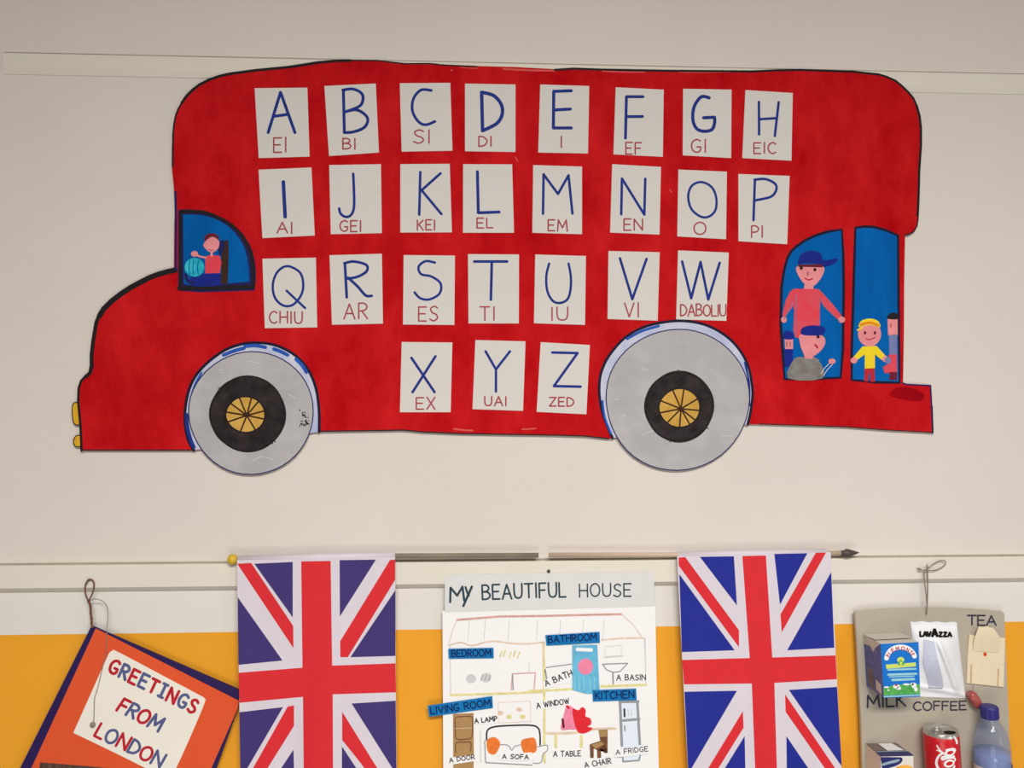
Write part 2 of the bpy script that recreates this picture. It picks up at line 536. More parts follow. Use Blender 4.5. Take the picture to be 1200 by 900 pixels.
def fn(b):
    b.stroke(ins(lefttop[3:10], 1, 0), 2.0, OD, 'black')
    b.stroke(ins(lefttop[9:] + roof[:4], .3, .8), 3.2, OD, 'black')
    b.stroke(ins(roof[3:9], 0, .6), 1.6, OD, 'black')
part('outline', bus, fn, 'black marker outline of the front roof')
def fn(b):
    b.stroke(ins(roof[10:], 0, .9), 2.6, OD, 'black')
    b.stroke(ins([roof[-1]] + righttop[:8], -.6, .6), 2.6, OD, 'black')
    b.stroke(ins(righttop[7:], -.8, 0), 3.0, OD, 'black')
    b.stroke(ins([righttop[-1]] + rightlow[:6], -.8, -.5), 1.6, OD, 'black')
part('outline', bus, fn, 'black marker outline of the rear roof')
def fn(b):
    b.stroke(ins(rightlow[8:13], -.8, .5), 1.8, OD, 'navy')
    b.stroke(ins(rightlow[11:], 0, -.6), 1.0, OD, 'black')
part('outline', bus, fn, 'thin outline of the rear platform')
def fn(b): b.stroke(ins(bottom[3:], 0, -.6), 1.4, OD, 'black')
part('outline', bus, fn, 'thin outline under the body')
def fn(b):
    b.stroke(ins(front[:3], 0, -.6), 1.2, OD, 'black')
    b.stroke(ins(front[2:9], 1, 0), 2.8, OD, 'black')
    b.stroke(ins(front[7:] + hood[:7], 1.6, .4), 4.4, OD, 'black')
    b.stroke(ins(hood[5:15], 1.6, 2.0), 6.2, OD, 'black')
    b.stroke([(205.6, 225), (206, 250), (206, 316)], 2.6, OD, 'navy')
part('outline', bus, fn, 'thick black outline of the bonnet')


for x, y, dx, dy, w in [(590, 80.8, 60, 2, 2.2), (706, 83.5, 50, 1, 1.4), (540, 79, 20, 1, 1), (796, 84.5, 60, 0, 1.0), (532, 502.5, 22, 2, 2.0), (612, 503, 16, -1, 1.6), (529, 82, .6, .6, 1.8), (785, 222, 2, 3, 1.2), (604, 184, 3, 5, 1.2)]:
    def fn(b): b.stroke([(x, y), (x + dx * .5, y + dy * .6 + .3), (x + dx, y + dy)], w, BD + .00012, 'redpale', smooth=True)
    part('thin_paint_patch', bus, fn, 'pale streak where the red paint is thin')


def fn(b): b.poly(catmull([(1049, 455), (1066, 454), (1083, 462), (1078, 470), (1062, 469), (1044, 464)], 4, True), BD + .00012, 'redark')
part('dark_paint_patch', bus, fn, 'darker red paint on the rear platform')


# headlights at the nose
def fn(b): b.slab(catmull([(93.5, 472), (87, 472), (84.3, 477), (84.5, 489), (87, 497), (94, 498)], 4), .0046, BD + .0001, 'headl', 'paper'); b.stroke([(93.5, 472), (87, 472), (84.8, 477), (85, 489), (87.3, 497), (94, 498)], 1.1, BD + .0003, 'black', True)
part('headlight', bus, fn)
def fn(b): b.slab(catmull([(95, 510), (89, 511), (85.7, 517), (88, 523), (95.5, 524)], 4), .0046, BD + .0001, 'headl', 'paper'); b.stroke([(95, 510), (89, 511), (86, 517), (88.3, 523), (95.5, 523.5)], 1.1, BD + .0003, 'black', True)
part('headlight', bus, fn)


# wheels
def make_wheel(arch, cx, cy, rx, ry, tcx, tcy, trx, tr_y, hcx, hcy, hrx, hry, dashes, spokes, seed):
    rnd = random.Random(seed)

    def wob(cx, cy, rx, ry, n=48, a=.012):
        ph = rnd.uniform(0, 6)
        return [(cx + rx * (1 + a * math.sin(3 * t + ph)) * math.cos(t), cy + ry * (1 + a * math.sin(2 * t + ph)) * math.sin(t)) for t in [2 * math.pi * i / n for i in range(n)]]

    def fn(b):
        pa = catmull(arch, 5)
        b.slab(pa, .0047, BD + .0003, 'wheelrim', 'paper')
        b.stroke([(x, y) for x, y in arch], 3.2, BD + .0005, 'edge', True)
        for pts, wd, mm in dashes:
            b.stroke(pts, wd, BD + .00062, mm, True)
    arch_o = part('wheel_arch', bus, fn, 'white arch with blue marker edge')

    def fn(b):
        ring = wob(cx, cy, rx, ry)
        b.slab(ring, .0047, BD + .0010, 'wheel', 'paper')
        b.stroke(ring, 1.2, BD + .0012, 'navy', False, True)
        for i in range(5):
            a = rnd.uniform(0, 6.28); r = rnd.uniform(.66, .9)
            x, y = cx + rx * r * math.cos(a), cy + ry * r * math.sin(a)
            b.stroke([(x, y), (x + rnd.uniform(4, 14), y + rnd.uniform(-6, 6))], .7, BD + .0012, 'paper')
    wh = part('wheel', bus, fn, 'silver grey wheel disc')

    def fn(b):
        b.poly(wob(tcx, tcy, trx, tr_y, 48, .02), BD + .0014, 'tyre')
        b.stroke(wob(tcx, tcy, trx - 1, tr_y - 1, 48, .02), 2.0, BD + .0015, 'black', False, True)
        for i in range(3):
            a = rnd.uniform(0, 6.28)
            x, y = tcx + trx * .97 * math.cos(a), tcy + tr_y * .97 * math.sin(a)
            b.stroke([(x, y), (x + 3 * math.cos(a), y + 3 * math.sin(a))], 1.0, BD + .0015, 'black')
    part('tyre', wh, fn, 'black painted ring')

    def fn(b):
        b.poly(wob(hcx, hcy, hrx, hry, 40, .015), BD + .0018, 'gold')
        b.stroke(wob(hcx, hcy, hrx, hry, 40, .015), 1.6, BD + .0019, 'black', False, True)
    hb = part('hub', wh, fn, 'ochre yellow hub with dark spokes')

    def fn(b):
        for a in spokes:
            t = math.radians(a)
            b.stroke([(hcx + 1.5, hcy + 1), (hcx + hrx * .95 * math.cos(t), hcy - hry * .95 * math.sin(t))], 1.8, BD + .0021, 'dkbrown')
        b.ellipse(hcx + 1.5, hcy + 1, 2.6, 2.6, BD + .0023, 'dkbrown', 12)
    part('spokes', wh, fn, 'dark brown spokes')


arch1 = k3.all([(590, 556), (565, 510), (553, 440), (556, 370), (572, 300), (600, 245), (640, 200), (690, 160), (740, 132), (800, 115), (860, 112), (920, 120), (980, 145), (1025, 178), (1060, 220), (1085, 270), (1100, 325), (1108, 400), (1108, 480)])
make_wheel(arch1, 294.5, 484, 73, 71.5, 290.2, 485, 44.5, 44.3, 287.7, 485.8, 23, 20.8,
           [([(262, 416), (275, 411), (286, 408)], 4, 'bluedash'), ([(287, 406), (299, 405), (311, 407)], 4, 'bluedash'), ([(321, 409), (329, 412), (337, 416)], 4, 'bluedash'),
            ([(347, 421), (354, 428), (359, 436)], 4, 'bluedash'), ([(236, 437), (228, 452), (223, 470)], 2.4, 'bluedash'), ([(218.5, 486), (219.5, 500), (223, 514), (227, 524)], 4.2, 'ink')],
           [12, 48, 72, 108, 140, 172, 205, 255, 300, 345], 5)
arch2 = w2.all([(125, 690), (95, 620), (73, 560), (60, 500), (55, 440), (58, 380), (70, 330), (95, 275), (130, 225), (172, 178), (220, 140), (278, 110), (340, 90), (410, 77), (480, 72), (552, 78), (620, 95), (682, 124), (740, 165), (785, 212), (820, 265), (845, 325), (858, 390), (864, 455), (858, 520), (850, 570), (838, 618)])
make_wheel(arch2, 794, 468.5, 84, 83, 796, 476.5, 40.5, 41.5, 796.5, 478, 24, 22.5,
           [([(735, 397), (752, 388), (772, 382)], 3.0, 'bluedash'), ([(873, 425), (878, 450), (878, 475)], 2.4, 'ink'), ([(706, 470), (709, 490), (716, 508)], 2.4, 'bluedash')],
           [28, 352, 320, 270, 232, 195, 158, 110, 78, 300], 9)


# the scribble on the front wheel
def fn(b):
    d = BD + .0013
    rnd = random.Random(2)
    for i in range(16):
        x, y = 356 + rnd.uniform(-5, 6), 489 + rnd.uniform(-8, 9)
        b.stroke([(x, y), (x + rnd.uniform(-4, 4), y + rnd.uniform(-4, 4))], rnd.uniform(.6, 1.6), d, 'tyre')
part('pencil_smudge', bus, fn, 'dark scribble beside the front tyre')

# cab window with driver
GD = BD + .0002


def fn(b):
    b.poly(k2.all([(595, 105), (625, 100), (690, 104), (740, 115), (785, 132), (830, 157), (868, 185), (900, 217), (925, 256), (945, 300), (955, 345), (960, 390), (959, 440), (953, 482), (700, 490), (595, 482)]), GD, 'navy')
    b.poly(k2.all([(618, 125), (700, 128), (745, 138), (790, 155), (828, 180), (860, 210), (885, 243), (905, 280), (918, 325), (925, 370), (930, 440), (780, 452), (650, 455), (622, 450)]), GD + .0002, 'pane')
    b.stroke(k2.all([(600, 472), (945, 466)]), 5.0, GD + .0003, 'black')
    b.stroke(k2.all([(606, 112), (604, 300), (606, 470)]), 3.6, GD + .0003, 'black')
    b.stroke(k2.all([(612, 112), (690, 112), (745, 124), (830, 165), (890, 220), (930, 290), (945, 360), (948, 466)]), 4.0, GD + .0003, 'black', True)
cabw = part('cab_window', bus, fn, 'blue quarter-round cab window with driver')


def fn(b):
    d = GD + .0005
    b.poly(catmull(k2.all([(655, 418), (720, 402), (800, 405), (805, 455), (660, 460)]), 3, True), d, 'cap')
    b.poly(k2.all([(798, 250), (830, 245), (832, 300), (828, 450), (795, 452)]), d + .0001, 'brown')
    b.poly(catmull(k2.all([(785, 262), (802, 245), (815, 262), (800, 312), (785, 310)]), 4, True), d + .0002, 'navy')
    b.poly(k2.all([(722, 322), (750, 314), (790, 320), (798, 350), (790, 400), (722, 402)]), d + .0003, 'cloth_r')
    b.stroke(k2.all([(725, 328), (695, 322), (675, 312)]), 2.2, d + .0003, 'skin')
    b.ellipse(*k2((752, 240)), 8.6, 6.8, d + .0003, 'hair')
    b.poly(catmull(k2.all([(752, 230), (786, 250), (782, 285), (752, 304), (722, 285), (715, 262)]), 4, True), d + .0004, 'skin')
    b.stroke(k2.all([(738, 290), (750, 294), (762, 290)]), .8, d + .0005, 'let_red')
    b.stroke(k2.all([(752, 300), (752, 318)]), 2.6, d + .0004, 'skin')
    b.ellipse(*k2((672, 310)), 4.2, 3.4, d + .0005, 'skin')
part('painted_driver', cabw, fn, 'driver in red top at a turquoise wheel')


def fn(b):
    d = GD + .0011
    b.ellipse(*k2((672, 373)), 11.5, 11, d, 'teal')
    for x in (650, 668, 690): b.stroke(k2.all([(x, 340), (x - 4, 375), (x, 408)]), .9, d + .0001, 'pane', True)
    b.stroke(k2.all([(630, 408), (640, 436), (662, 446)]), 3.4, d + .0001, 'navy', True)
part('painted_steering_wheel', cabw, fn, 'turquoise painted ball-shaped wheel')

# rear door panes and passengers
pl = dr.all([(292, 115), (245, 121), (200, 135), (162, 151), (130, 172), (110, 190), (95, 217), (84, 260), (75, 320), (72, 450), (78, 540), (86, 645), (180, 645), (288, 640), (296, 540), (297, 440), (299, 320), (297, 200)])


def inset(pts, k):
    cx, cy = sum(p[0] for p in pts) / len(pts), sum(p[1] for p in pts) / len(pts)
    return [(x + (-k if x > cx else k) * min(1, abs(x - cx) / 10), y + (-k if y > cy else k) * min(1, abs(y - cy) / 20)) for x, y in pts]


def fn(b):
    b.poly(pl, GD, 'pane')
    b.stroke(inset(pl, .8), 3.3, GD + .0002, 'edge', False, True)
pane1 = part('door_window', bus, fn, 'blue arched pane with three painted passengers')
pr = dr.all([(335, 108), (366, 104), (400, 105), (448, 117), (490, 136), (492, 400), (495, 658), (410, 656), (322, 648), (322, 540), (325, 440), (330, 270)])


def fn(b):
    b.poly(pr, GD, 'pane')
    b.stroke(inset(pr, .8), 3.3, GD + .0002, 'edge', False, True)
pane2 = part('door_window', bus, fn, 'tall blue pane with two painted passengers')
FD = GD + .0005


def fn(b):
    b.poly(catmull(dr.all([(112, 332), (150, 326), (200, 326), (215, 338), (212, 400), (212, 455), (205, 490), (125, 495), (122, 400)]), 3, True), FD, 'cloth_r')
    b.poly(dr.all([(108, 334), (130, 330), (128, 372), (88, 428), (80, 418), (92, 366)]), FD + .0001, 'cloth_r')
    b.poly(dr.all([(200, 330), (218, 336), (262, 385), (292, 425), (280, 436), (226, 385)]), FD + .0001, 'cloth_r')
    b.ellipse(*dr((86, 434)), 3.4, 3.6, FD + .0002, 'skin')
    b.ellipse(*dr((289, 434)), 4.2, 3.6, FD + .0002, 'skin')
    b.poly(dr.all([(160, 300), (188, 300), (190, 326), (156, 326)]), FD + .0002, 'skin')
    b.poly(catmull(dr.all([(134, 245), (222, 245), (218, 285), (180, 320), (142, 288)]), 5, True), FD + .0003, 'skin')
    b.poly(dr.all([(136, 240), (222, 238), (222, 250), (136, 248)]), FD + .0004, 'hair')
    b.poly(catmull(dr.all([(136, 238), (146, 205), (178, 192), (214, 200), (226, 225), (272, 218), (264, 236), (226, 248), (215, 238), (160, 234)]), 4, True), FD + .0005, 'cap')
    for x, y in ((147, 252), (195, 258)): b.ellipse(*dr((x, y)), 1.9, 2.1, FD + .0005, 'black', 12)
    b.stroke(dr.all([(171, 266), (170, 278)]), 1.0, FD + .0005, 'black')
    b.stroke(dr.all([(160, 288), (172, 294), (186, 290)]), 1.6, FD + .0005, 'let_red', True)
    for s in ([(128, 345), (126, 490)], [(212, 360), (226, 388), (282, 440)], [(88, 432), (118, 372)]): b.stroke(dr.all(s), .8, FD + .00055, 'lilac')
part('painted_passenger', pane1, fn, 'tall passenger in red with blue cap')


def fn(b):
    f = FD + .0008
    b.poly(catmull(dr.all([(122, 572), (160, 566), (206, 572), (222, 640), (100, 640)]), 3, True), f, 'greyp')
    b.poly(dr.all([(152, 545), (196, 540), (186, 572), (160, 570)]), f + .0001, 'skin')
    b.poly(catmull(dr.all([(145, 485), (215, 488), (232, 510), (218, 540), (184, 564), (155, 550), (142, 515)]), 4, True), f + .0002, 'skin')
    b.poly(catmull(dr.all([(148, 485), (152, 462), (190, 454), (230, 462), (222, 486), (185, 490)]), 4, True), f + .0003, 'cap')
    b.ellipse(*dr((206, 494)), 1.9, 1.9, f + .0004, 'black', 12)
    b.stroke(dr.all([(196, 522), (204, 532)]), 2.2, f + .0004, 'let_red')
    for s in ([(216, 625), (228, 605), (248, 585)], [(226, 630), (238, 610), (256, 592)]): b.stroke(dr.all(s), .8, f, 'paper')
    b.ellipse(*dr((255, 580)), 4.2, 3.2, f + .0001, 'skin')
part('painted_passenger', pane1, fn, 'passenger in grey with blue cap')


def fn(b):
    f = FD + .0005
    b.poly(dr.all([(86, 535), (118, 535), (118, 600), (90, 600)]), f, 'cap')
    b.poly(dr.all([(88, 500), (118, 502), (118, 537), (90, 537)]), f + .0001, 'skin')
    b.poly(catmull(dr.all([(84, 500), (90, 474), (116, 478), (120, 502)]), 3, True), f + .0002, 'cap')
    for x in (96, 108): b.stroke(dr.all([(x, 512), (x, 528)]), .9, f + .0002, 'hair')
part('painted_passenger', pane1, fn, 'small passenger in navy at the pane edge')


def fn(b):
    f = FD
    b.poly(dr.all([(370, 595), (404, 595), (406, 652), (390, 652), (388, 622), (384, 622), (382, 652), (368, 650)]), f, 'let_red')
    b.poly(dr.all([(362, 528), (412, 526), (448, 566), (436, 580), (406, 556), (406, 604), (370, 606), (370, 556), (340, 578), (330, 566)]), f + .0001, 'yellow')
    b.ellipse(*dr((332, 577)), 4.0, 3.6, f + .0002, 'skin')
    b.ellipse(*dr((443, 572)), 4.0, 3.6, f + .0002, 'skin')
    b.ellipse(*dr((387, 484)), 13.6, 14.6, f + .0002, 'skin')
    b.poly(catmull(dr.all([(350, 460), (358, 438), (388, 430), (416, 438), (424, 460), (388, 452)]), 4, True), f + .0003, 'yellow')
    b.stroke(dr.all([(356, 452), (388, 444), (418, 454)]), 3.2, f + .0004, 'orange', True)
    b.stroke(dr.all([(345, 470), (362, 462)]), 2.0, f + .0004, 'yellow')
    for x, y in ((371, 480), (406, 480)): b.ellipse(*dr((x, y)), 1.5, 2.0, f + .0005, 'hair', 12)
    b.stroke(dr.all([(374, 500), (388, 504), (406, 496)]), 1.2, f + .0005, 'let_red', True)
part('painted_passenger', pane2, fn, 'child in a yellow top')


def fn(b):
    f = FD
    b.poly(dr.all([(455, 556), (483, 552), (484, 620), (440, 622), (434, 600), (452, 590)]), f, 'cloth_r')
    b.poly(dr.all([(455, 488), (484, 486), (484, 556), (456, 556)]), f + .0001, 'lilac')
    b.poly(dr.all([(450, 432), (486, 430), (486, 488), (452, 488)]), f + .0001, 'skin')
    b.poly(catmull(dr.all([(450, 430), (456, 414), (472, 409), (486, 415), (487, 432)]), 3, True), f + .0002, 'black')
    b.poly(dr.all([(458, 618), (484, 618), (484, 646), (456, 646)]), f + .0001, 'hair')
    b.ellipse(*dr((452, 577)), 3.8, 4.2, f + .0006, 'lilac')
    b.stroke(dr.all([(462, 448), (462, 460)]), 1.0, f + .0002, 'hair')
part('painted_passenger', pane2, fn, 'passenger with black hat and grey top')

# ------------------------------------------------------------------ the alphabet cards
N1, N2, N3, N4, N5 = K(760, 180, 6), K(280, 280, 4.615), K(520, 280, 4.615), K(740, 270, 5), K(450, 380, 4.444)
k7, k8 = K(280, 180, 4.615), K(520, 180, 4.615)
l_ = lambda *p: ('l', p)
o_ = lambda *p: ('o', p)
CARDS = [
    # letter, crop, corners TL TR BR BL, blue strokes, pen width, caption, caption box
    ('A', k4, [(85, 200), (370, 197), (382, 570), (107, 578)], [l_((158, 440), (225, 222), (303, 440)), l_((190, 352), (262, 342))], 3.2, 'EI', (188, 468, 256, 545)),
    ('B', k4, [(462, 188), (740, 175), (757, 548), (487, 567)], [l_((565, 212), (570, 440)), c_((562, 210), (620, 205), (668, 235), (660, 290), (600, 320), (570, 328)), c_((570, 328), (640, 318), (695, 360), (680, 410), (620, 436), (570, 440))], 3.2, 'BI', (562, 472, 630, 530)),
    ('C', k4, [(870, 173), (1143, 171), (1155, 538), (880, 543)], [c_((1040, 212), (985, 210), (945, 255), (938, 320), (968, 378), (1010, 398), (1060, 380))], 3.0, 'SI', (945, 425, 1032, 497)),
    ('D', k5, [(115, 175), (388, 180), (388, 545), (115, 541)], [l_((205, 222), (210, 430)), c_((205, 222), (270, 240), (312, 290), (315, 345), (285, 392), (210, 430))], 3.8, 'DI', (190, 462, 258, 515)),
    ('E', k5, [(522, 180), (787, 188), (780, 553), (511, 548)], [l_((690, 214), (595, 217), (593, 415), (690, 415)), l_((595, 318), (685, 313))], 3.4, 'I', (628, 460, 644, 520)),
    ('F', k5, [(930, 195), (1190, 208), (1185, 571), (918, 558)], [l_((1078, 246), (988, 246), (983, 470)), l_((988, 354), (1075, 353))], 3.2, 'EF', (985, 495, 1068, 557)),
    ('G', k6, [(187, 203), (449, 208), (447, 578), (185, 563)], [c_((328, 252), (285, 247), (247, 300), (240, 370), (260, 418), (300, 433), (342, 424), (357, 390), (357, 357)), l_((357, 357), (298, 360))], 3.6, 'GI', (232, 480, 310, 548)),
    ('H', k6, [(524, 210), (780, 226), (773, 592), (507, 578)], [l_((597, 274), (598, 450)), l_((704, 276), (683, 458)), l_((600, 368), (695, 362))], 2.8, 'EIC', (570, 493, 688, 552)),
    ('I', k7, [(106, 87), (392, 75), (410, 443), (127, 457)], [l_((240, 153), (250, 342))], 3.8, 'AI', (207, 372, 288, 430)),
    ('J', k7, [(488, 62), (768, 57), (773, 430), (497, 436)], [c_((618, 109), (622, 200), (622, 290), (606, 332), (577, 342), (550, 325), (542, 297))], 2.8, 'GEI', (547, 362, 660, 420)),
    ('K', k7, [(873, 57), (1140, 55), (1152, 426), (873, 427)], [l_((981, 100), (975, 330)), l_((1090, 107), (988, 198), (1095, 327))], 2.8, 'KEI', (965, 358, 1060, 412)),
    ('L', k8, [(105, 57), (370, 58), (380, 428), (104, 428)], [l_((182, 98), (187, 320), (300, 316))], 3.2, 'EL', (180, 350, 265, 402)),
    ('M', k8, [(484, 62), (748, 70), (748, 436), (479, 428)], [l_((537, 325), (540, 112), (618, 218), (675, 117), (696, 324))], 2.8, 'EM', (565, 358, 668, 418)),
    ('N', k8, [(911, 57), (1175, 72), (1167, 438), (900, 427)], [l_((960, 328), (964, 135), (1085, 330), (1090, 136))], 2.8, 'EN', (975, 355, 1075, 415)),
    ('O', N1, [(210, 112), (551, 127), (545, 602), (202, 582)], [o_((370, 200), (305, 226), (279, 300), (302, 390), (370, 444), (430, 440), (473, 390), (474, 300), (440, 232))], 2.6, 'O', (320, 482, 403, 566)),
    ('P', N1, [(632, 143), (992, 157), (975, 637), (632, 616)], [l_((748, 184), (738, 468)), c_((745, 184), (820, 179), (888, 210), (898, 255), (860, 303), (755, 328))], 2.8, 'PI', (725, 508, 803, 590)),
    ('Q', N2, [(127, 107), (416, 101), (423, 478), (140, 483)], [o_((262, 147), (207, 180), (183, 250), (196, 320), (240, 360), (290, 357), (333, 310), (348, 250), (330, 182)), c_((258, 280), (300, 320), (358, 374))], 2.5, 'CHIU', (165, 392, 342, 455)),
    ('R', N2, [(490, 88), (773, 80), (779, 458), (503, 464)], [l_((573, 132), (583, 316)), c_((570, 132), (620, 122), (688, 140), (690, 175), (640, 205), (580, 215)), c_((590, 210), (640, 255), (685, 305), (718, 308))], 2.9, 'AR', (568, 348, 695, 430)),
    ('S', N2, [(891, 87), (1168, 90), (1165, 465), (887, 463)], [c_((1060, 128), (1010, 120), (972, 150), (985, 190), (1040, 203), (1090, 240), (1085, 295), (1030, 327), (980, 320), (950, 289))], 2.6, 'ES', (972, 365, 1075, 442)),
    ('T', N3, [(131, 82), (407, 84), (406, 457), (134, 457)], [l_((165, 122), (343, 122)), l_((260, 122), (255, 328))], 2.9, 'TI', (197, 368, 275, 440)),
    ('U', N3, [(495, 84), (769, 92), (764, 465), (488, 456)], [c_((570, 133), (555, 200), (560, 280), (590, 335), (630, 346), (670, 325), (686, 270), (687, 200), (675, 133))], 2.6, 'IU', (582, 372, 670, 440)),
    ('V', N3, [(891, 65), (1168, 72), (1157, 442), (886, 433)], [l_((953, 105), (1020, 326), (1097, 108))], 2.8, 'VI', (978, 348, 1055, 422)),
    ('W', N4, [(273, 117), (570, 130), (556, 530), (262, 521)], [l_((297, 182), (350, 398), (405, 185), (450, 405), (517, 190))], 2.8, 'DABOLIU', (288, 435, 553, 500)),
    ('X', N5, [(92, 92), (356, 95), (347, 458), (83, 458)], [l_((143, 175), (263, 353)), l_((268, 167), (149, 353))], 2.8, 'EX', (168, 382, 265, 443)),
    ('Y', N5, [(476, 82), (737, 89), (724, 451), (461, 442)], [l_((529, 141), (583, 235), (583, 350)), l_((656, 141), (583, 235))], 2.7, 'UAI', (525, 375, 637, 423)),
    ('Z', N5, [(816, 93), (1072, 108), (1054, 469), (795, 456)], [l_((876, 147), (1008, 150), (885, 322), (1024, 325))], 2.8, 'ZED', (862, 382, 988, 427)),
]
CD = BD + .0008
for i, (ch, k, quad, strokes, pw, cap, box) in enumerate(CARDS):
    q = k.all(quad)
    b = MB()
    b.slab(q, BD + .0001, CD, 'paper')
    card = b.build('alphabet_card')
    tag(card, f'white paper card with blue letter {ch} above red {cap}, stuck on the red bus', 'card', 'alphabet cards on the bus')

    def fn(b):
        for kind, pts in strokes:
            b.stroke(k.all(pts), pw * 1.1, CD + .00015, 'ink', smooth=kind != 'l', closed=kind == 'o')
    part('letter', card, fn)

    def fn(b):
        l, t, r, bo = box
        write_box(b, k, cap, box, 1.75, CD + .00015, 'redink', gap=.26 if len(cap) < 5 else .14, seed=i)
    part('caption', card, fn)


# ------------------------------------------------------------------ flags
def clip_half(poly, keep):
    out = []
    for i in range(len(poly)):
        a, c = poly[i], poly[(i + 1) % len(poly)]
        ka, kc = keep(a), keep(c)
        if ka >= 0: out.append(a)
        if (ka >= 0) != (kc >= 0):
            t = ka / (ka - kc)
            out.append((a[0] + (c[0] - a[0]) * t, a[1] + (c[1] - a[1]) * t))
    return out


def strips(poly, step):
    x0, x1 = min(p[0] for p in poly), max(p[0] for p in poly)
    x = math.floor(x0 / step) * step
    while x < x1:
        q = clip_half(clip_half(poly, lambda p: p[0] - x), lambda p: x + step - p[0])
        if len(q) > 2: yield q
        x += step


def cells(poly, step):
    for q in strips(poly, step):
        r = [(y, x) for x, y in q]
        for s in strips(r, step * 3):
            yield [(x, y) for y, x in s]


def make_flag(label, k, outline, pieces, blue, ph):
    ctr = k(outline[0])
    root = thing('flag', P(*ctr, .03), label, 'flag', 'flags hanging along the rail')

    def depth(x, y):
        t = max(0.0, min(1.0, (y - 660) / 260))
        return .0262 + t * (.0035 * math.sin(x * .05 + ph) + .0018 * math.sin(x * .11 + y * .012 + ph))

    def fn(b):
        lay = [(outline, 'f_white', 0)] + [(p, m if m != 'f_blue' else blue, .00025 + .00001 * i) for i, (p, m) in enumerate(pieces)]
        for poly, m, dz in lay:
            for q in cells(k.all(poly), 6):
                b.add([P(x, y, depth(x, y) + dz) for x, y in q], [list(range(len(q)))], m)
    part('cloth', root, fn)
    return root


kf = K(250, 630, 3.332)
flagA = make_flag('crossed red, white and faded violet-blue flag hanging beside the orange square board', kf,
    [(92, 88), (400, 82), (710, 76), (712, 500), (717, 1030), (108, 1030), (100, 560)],
    [([(160, 102), (310, 95), (310, 312)], 'f_blue'), ([(95, 232), (270, 480), (98, 497)], 'f_blue'),
     ([(93, 102), (148, 99), (312, 345), (313, 432)], 'f_red'),
     ([(343, 93), (458, 91), (464, 500), (466, 612), (468, 1028), (354, 1028), (350, 622), (348, 508)], 'f_red'),
     ([(98, 528), (348, 508), (380, 506), (380, 620), (348, 622), (102, 645)], 'f_red'), ([(440, 501), (464, 500), (711, 491), (713, 604), (466, 612), (440, 613)], 'f_red'),
     ([(493, 88), (635, 86), (494, 308)], 'f_blue'), ([(690, 87), (710, 86), (710, 165), (525, 467), (496, 467), (495, 405)], 'f_red'),
     ([(711, 205), (711, 462), (535, 467)], 'f_blue'), ([(102, 682), (272, 662), (133, 900), (106, 946)], 'f_blue'),
     ([(290, 660), (315, 655), (315, 735), (212, 900), (135, 1022), (108, 1022), (108, 985), (155, 900)], 'f_red'),
     ([(313, 828), (265, 900), (200, 1005), (318, 1018)], 'f_blue'),
     ([(503, 680), (640, 900), (712, 1015), (672, 1017), (575, 880), (503, 790)], 'f_red'),
     ([(540, 648), (712, 637), (715, 905), (702, 905)], 'f_blue'), ([(502, 815), (558, 900), (630, 1015), (502, 1018)], 'f_blue')], 'f_blue', .4)
kg = K(770, 630, 3.332)
flagB = make_flag('crossed red, white and deep blue flag hanging right of the house poster', kg,
    [(78, 72), (360, 66), (678, 56), (681, 135), (697, 440), (726, 1010), (126, 1010), (98, 478)],
    [([(167, 75), (300, 73), (312, 265)], 'f_blue'), ([(84, 78), (110, 76), (320, 362), (320, 428), (85, 110)], 'f_red'),
     ([(87, 143), (303, 440), (97, 447)], 'f_blue'),
     ([(333, 72), (425, 70), (450, 468), (458, 568), (468, 900), (472, 1006), (387, 1006), (383, 900), (370, 570), (362, 470)], 'f_red'),
     ([(98, 478), (390, 469.5), (390, 569.5), (105, 573)], 'f_red'), ([(430, 469), (697, 460), (702, 553), (430, 569)], 'f_red'),
     ([(458, 64), (587, 61), (480, 262)], 'f_blue'), ([(620, 59), (660, 58), (487, 370), (482, 300)], 'f_red'),
     ([(680, 135), (692, 430), (508, 440)], 'f_blue'), ([(107, 602), (312, 598), (135, 900), (122, 920)], 'f_blue'),
     ([(335, 678), (338, 742), (240, 900), (178, 1004), (133, 1004), (200, 900)], 'f_red'),
     ([(342, 775), (265, 900), (205, 1004), (347, 1004)], 'f_blue'),
     ([(500, 612), (695, 900), (724, 942), (725, 1004), (716, 1004), (655, 900), (502, 680)], 'f_red'),
     ([(515, 595), (703, 583), (721, 893)], 'f_blue'), ([(505, 775), (590, 900), (655, 1004), (508, 1004)], 'f_blue')], 'f_blue2', 2.1)

POLE_D, POLE_R = .0195, .0042


def fn(b):
    a, c = P(279, 655.6, POLE_D), P(463, 651.4, POLE_D)
    b.tube([a, c], .0062, 'f_white', 16)
part('sleeve', flagA, fn, smooth=True)


def fn(b):
    a, c = P(794, 650.8, POLE_D), P(968, 647.2, POLE_D)
    b.tube([a, c], .0062, 'f_white', 16)
part('sleeve', flagB, fn, smooth=True)

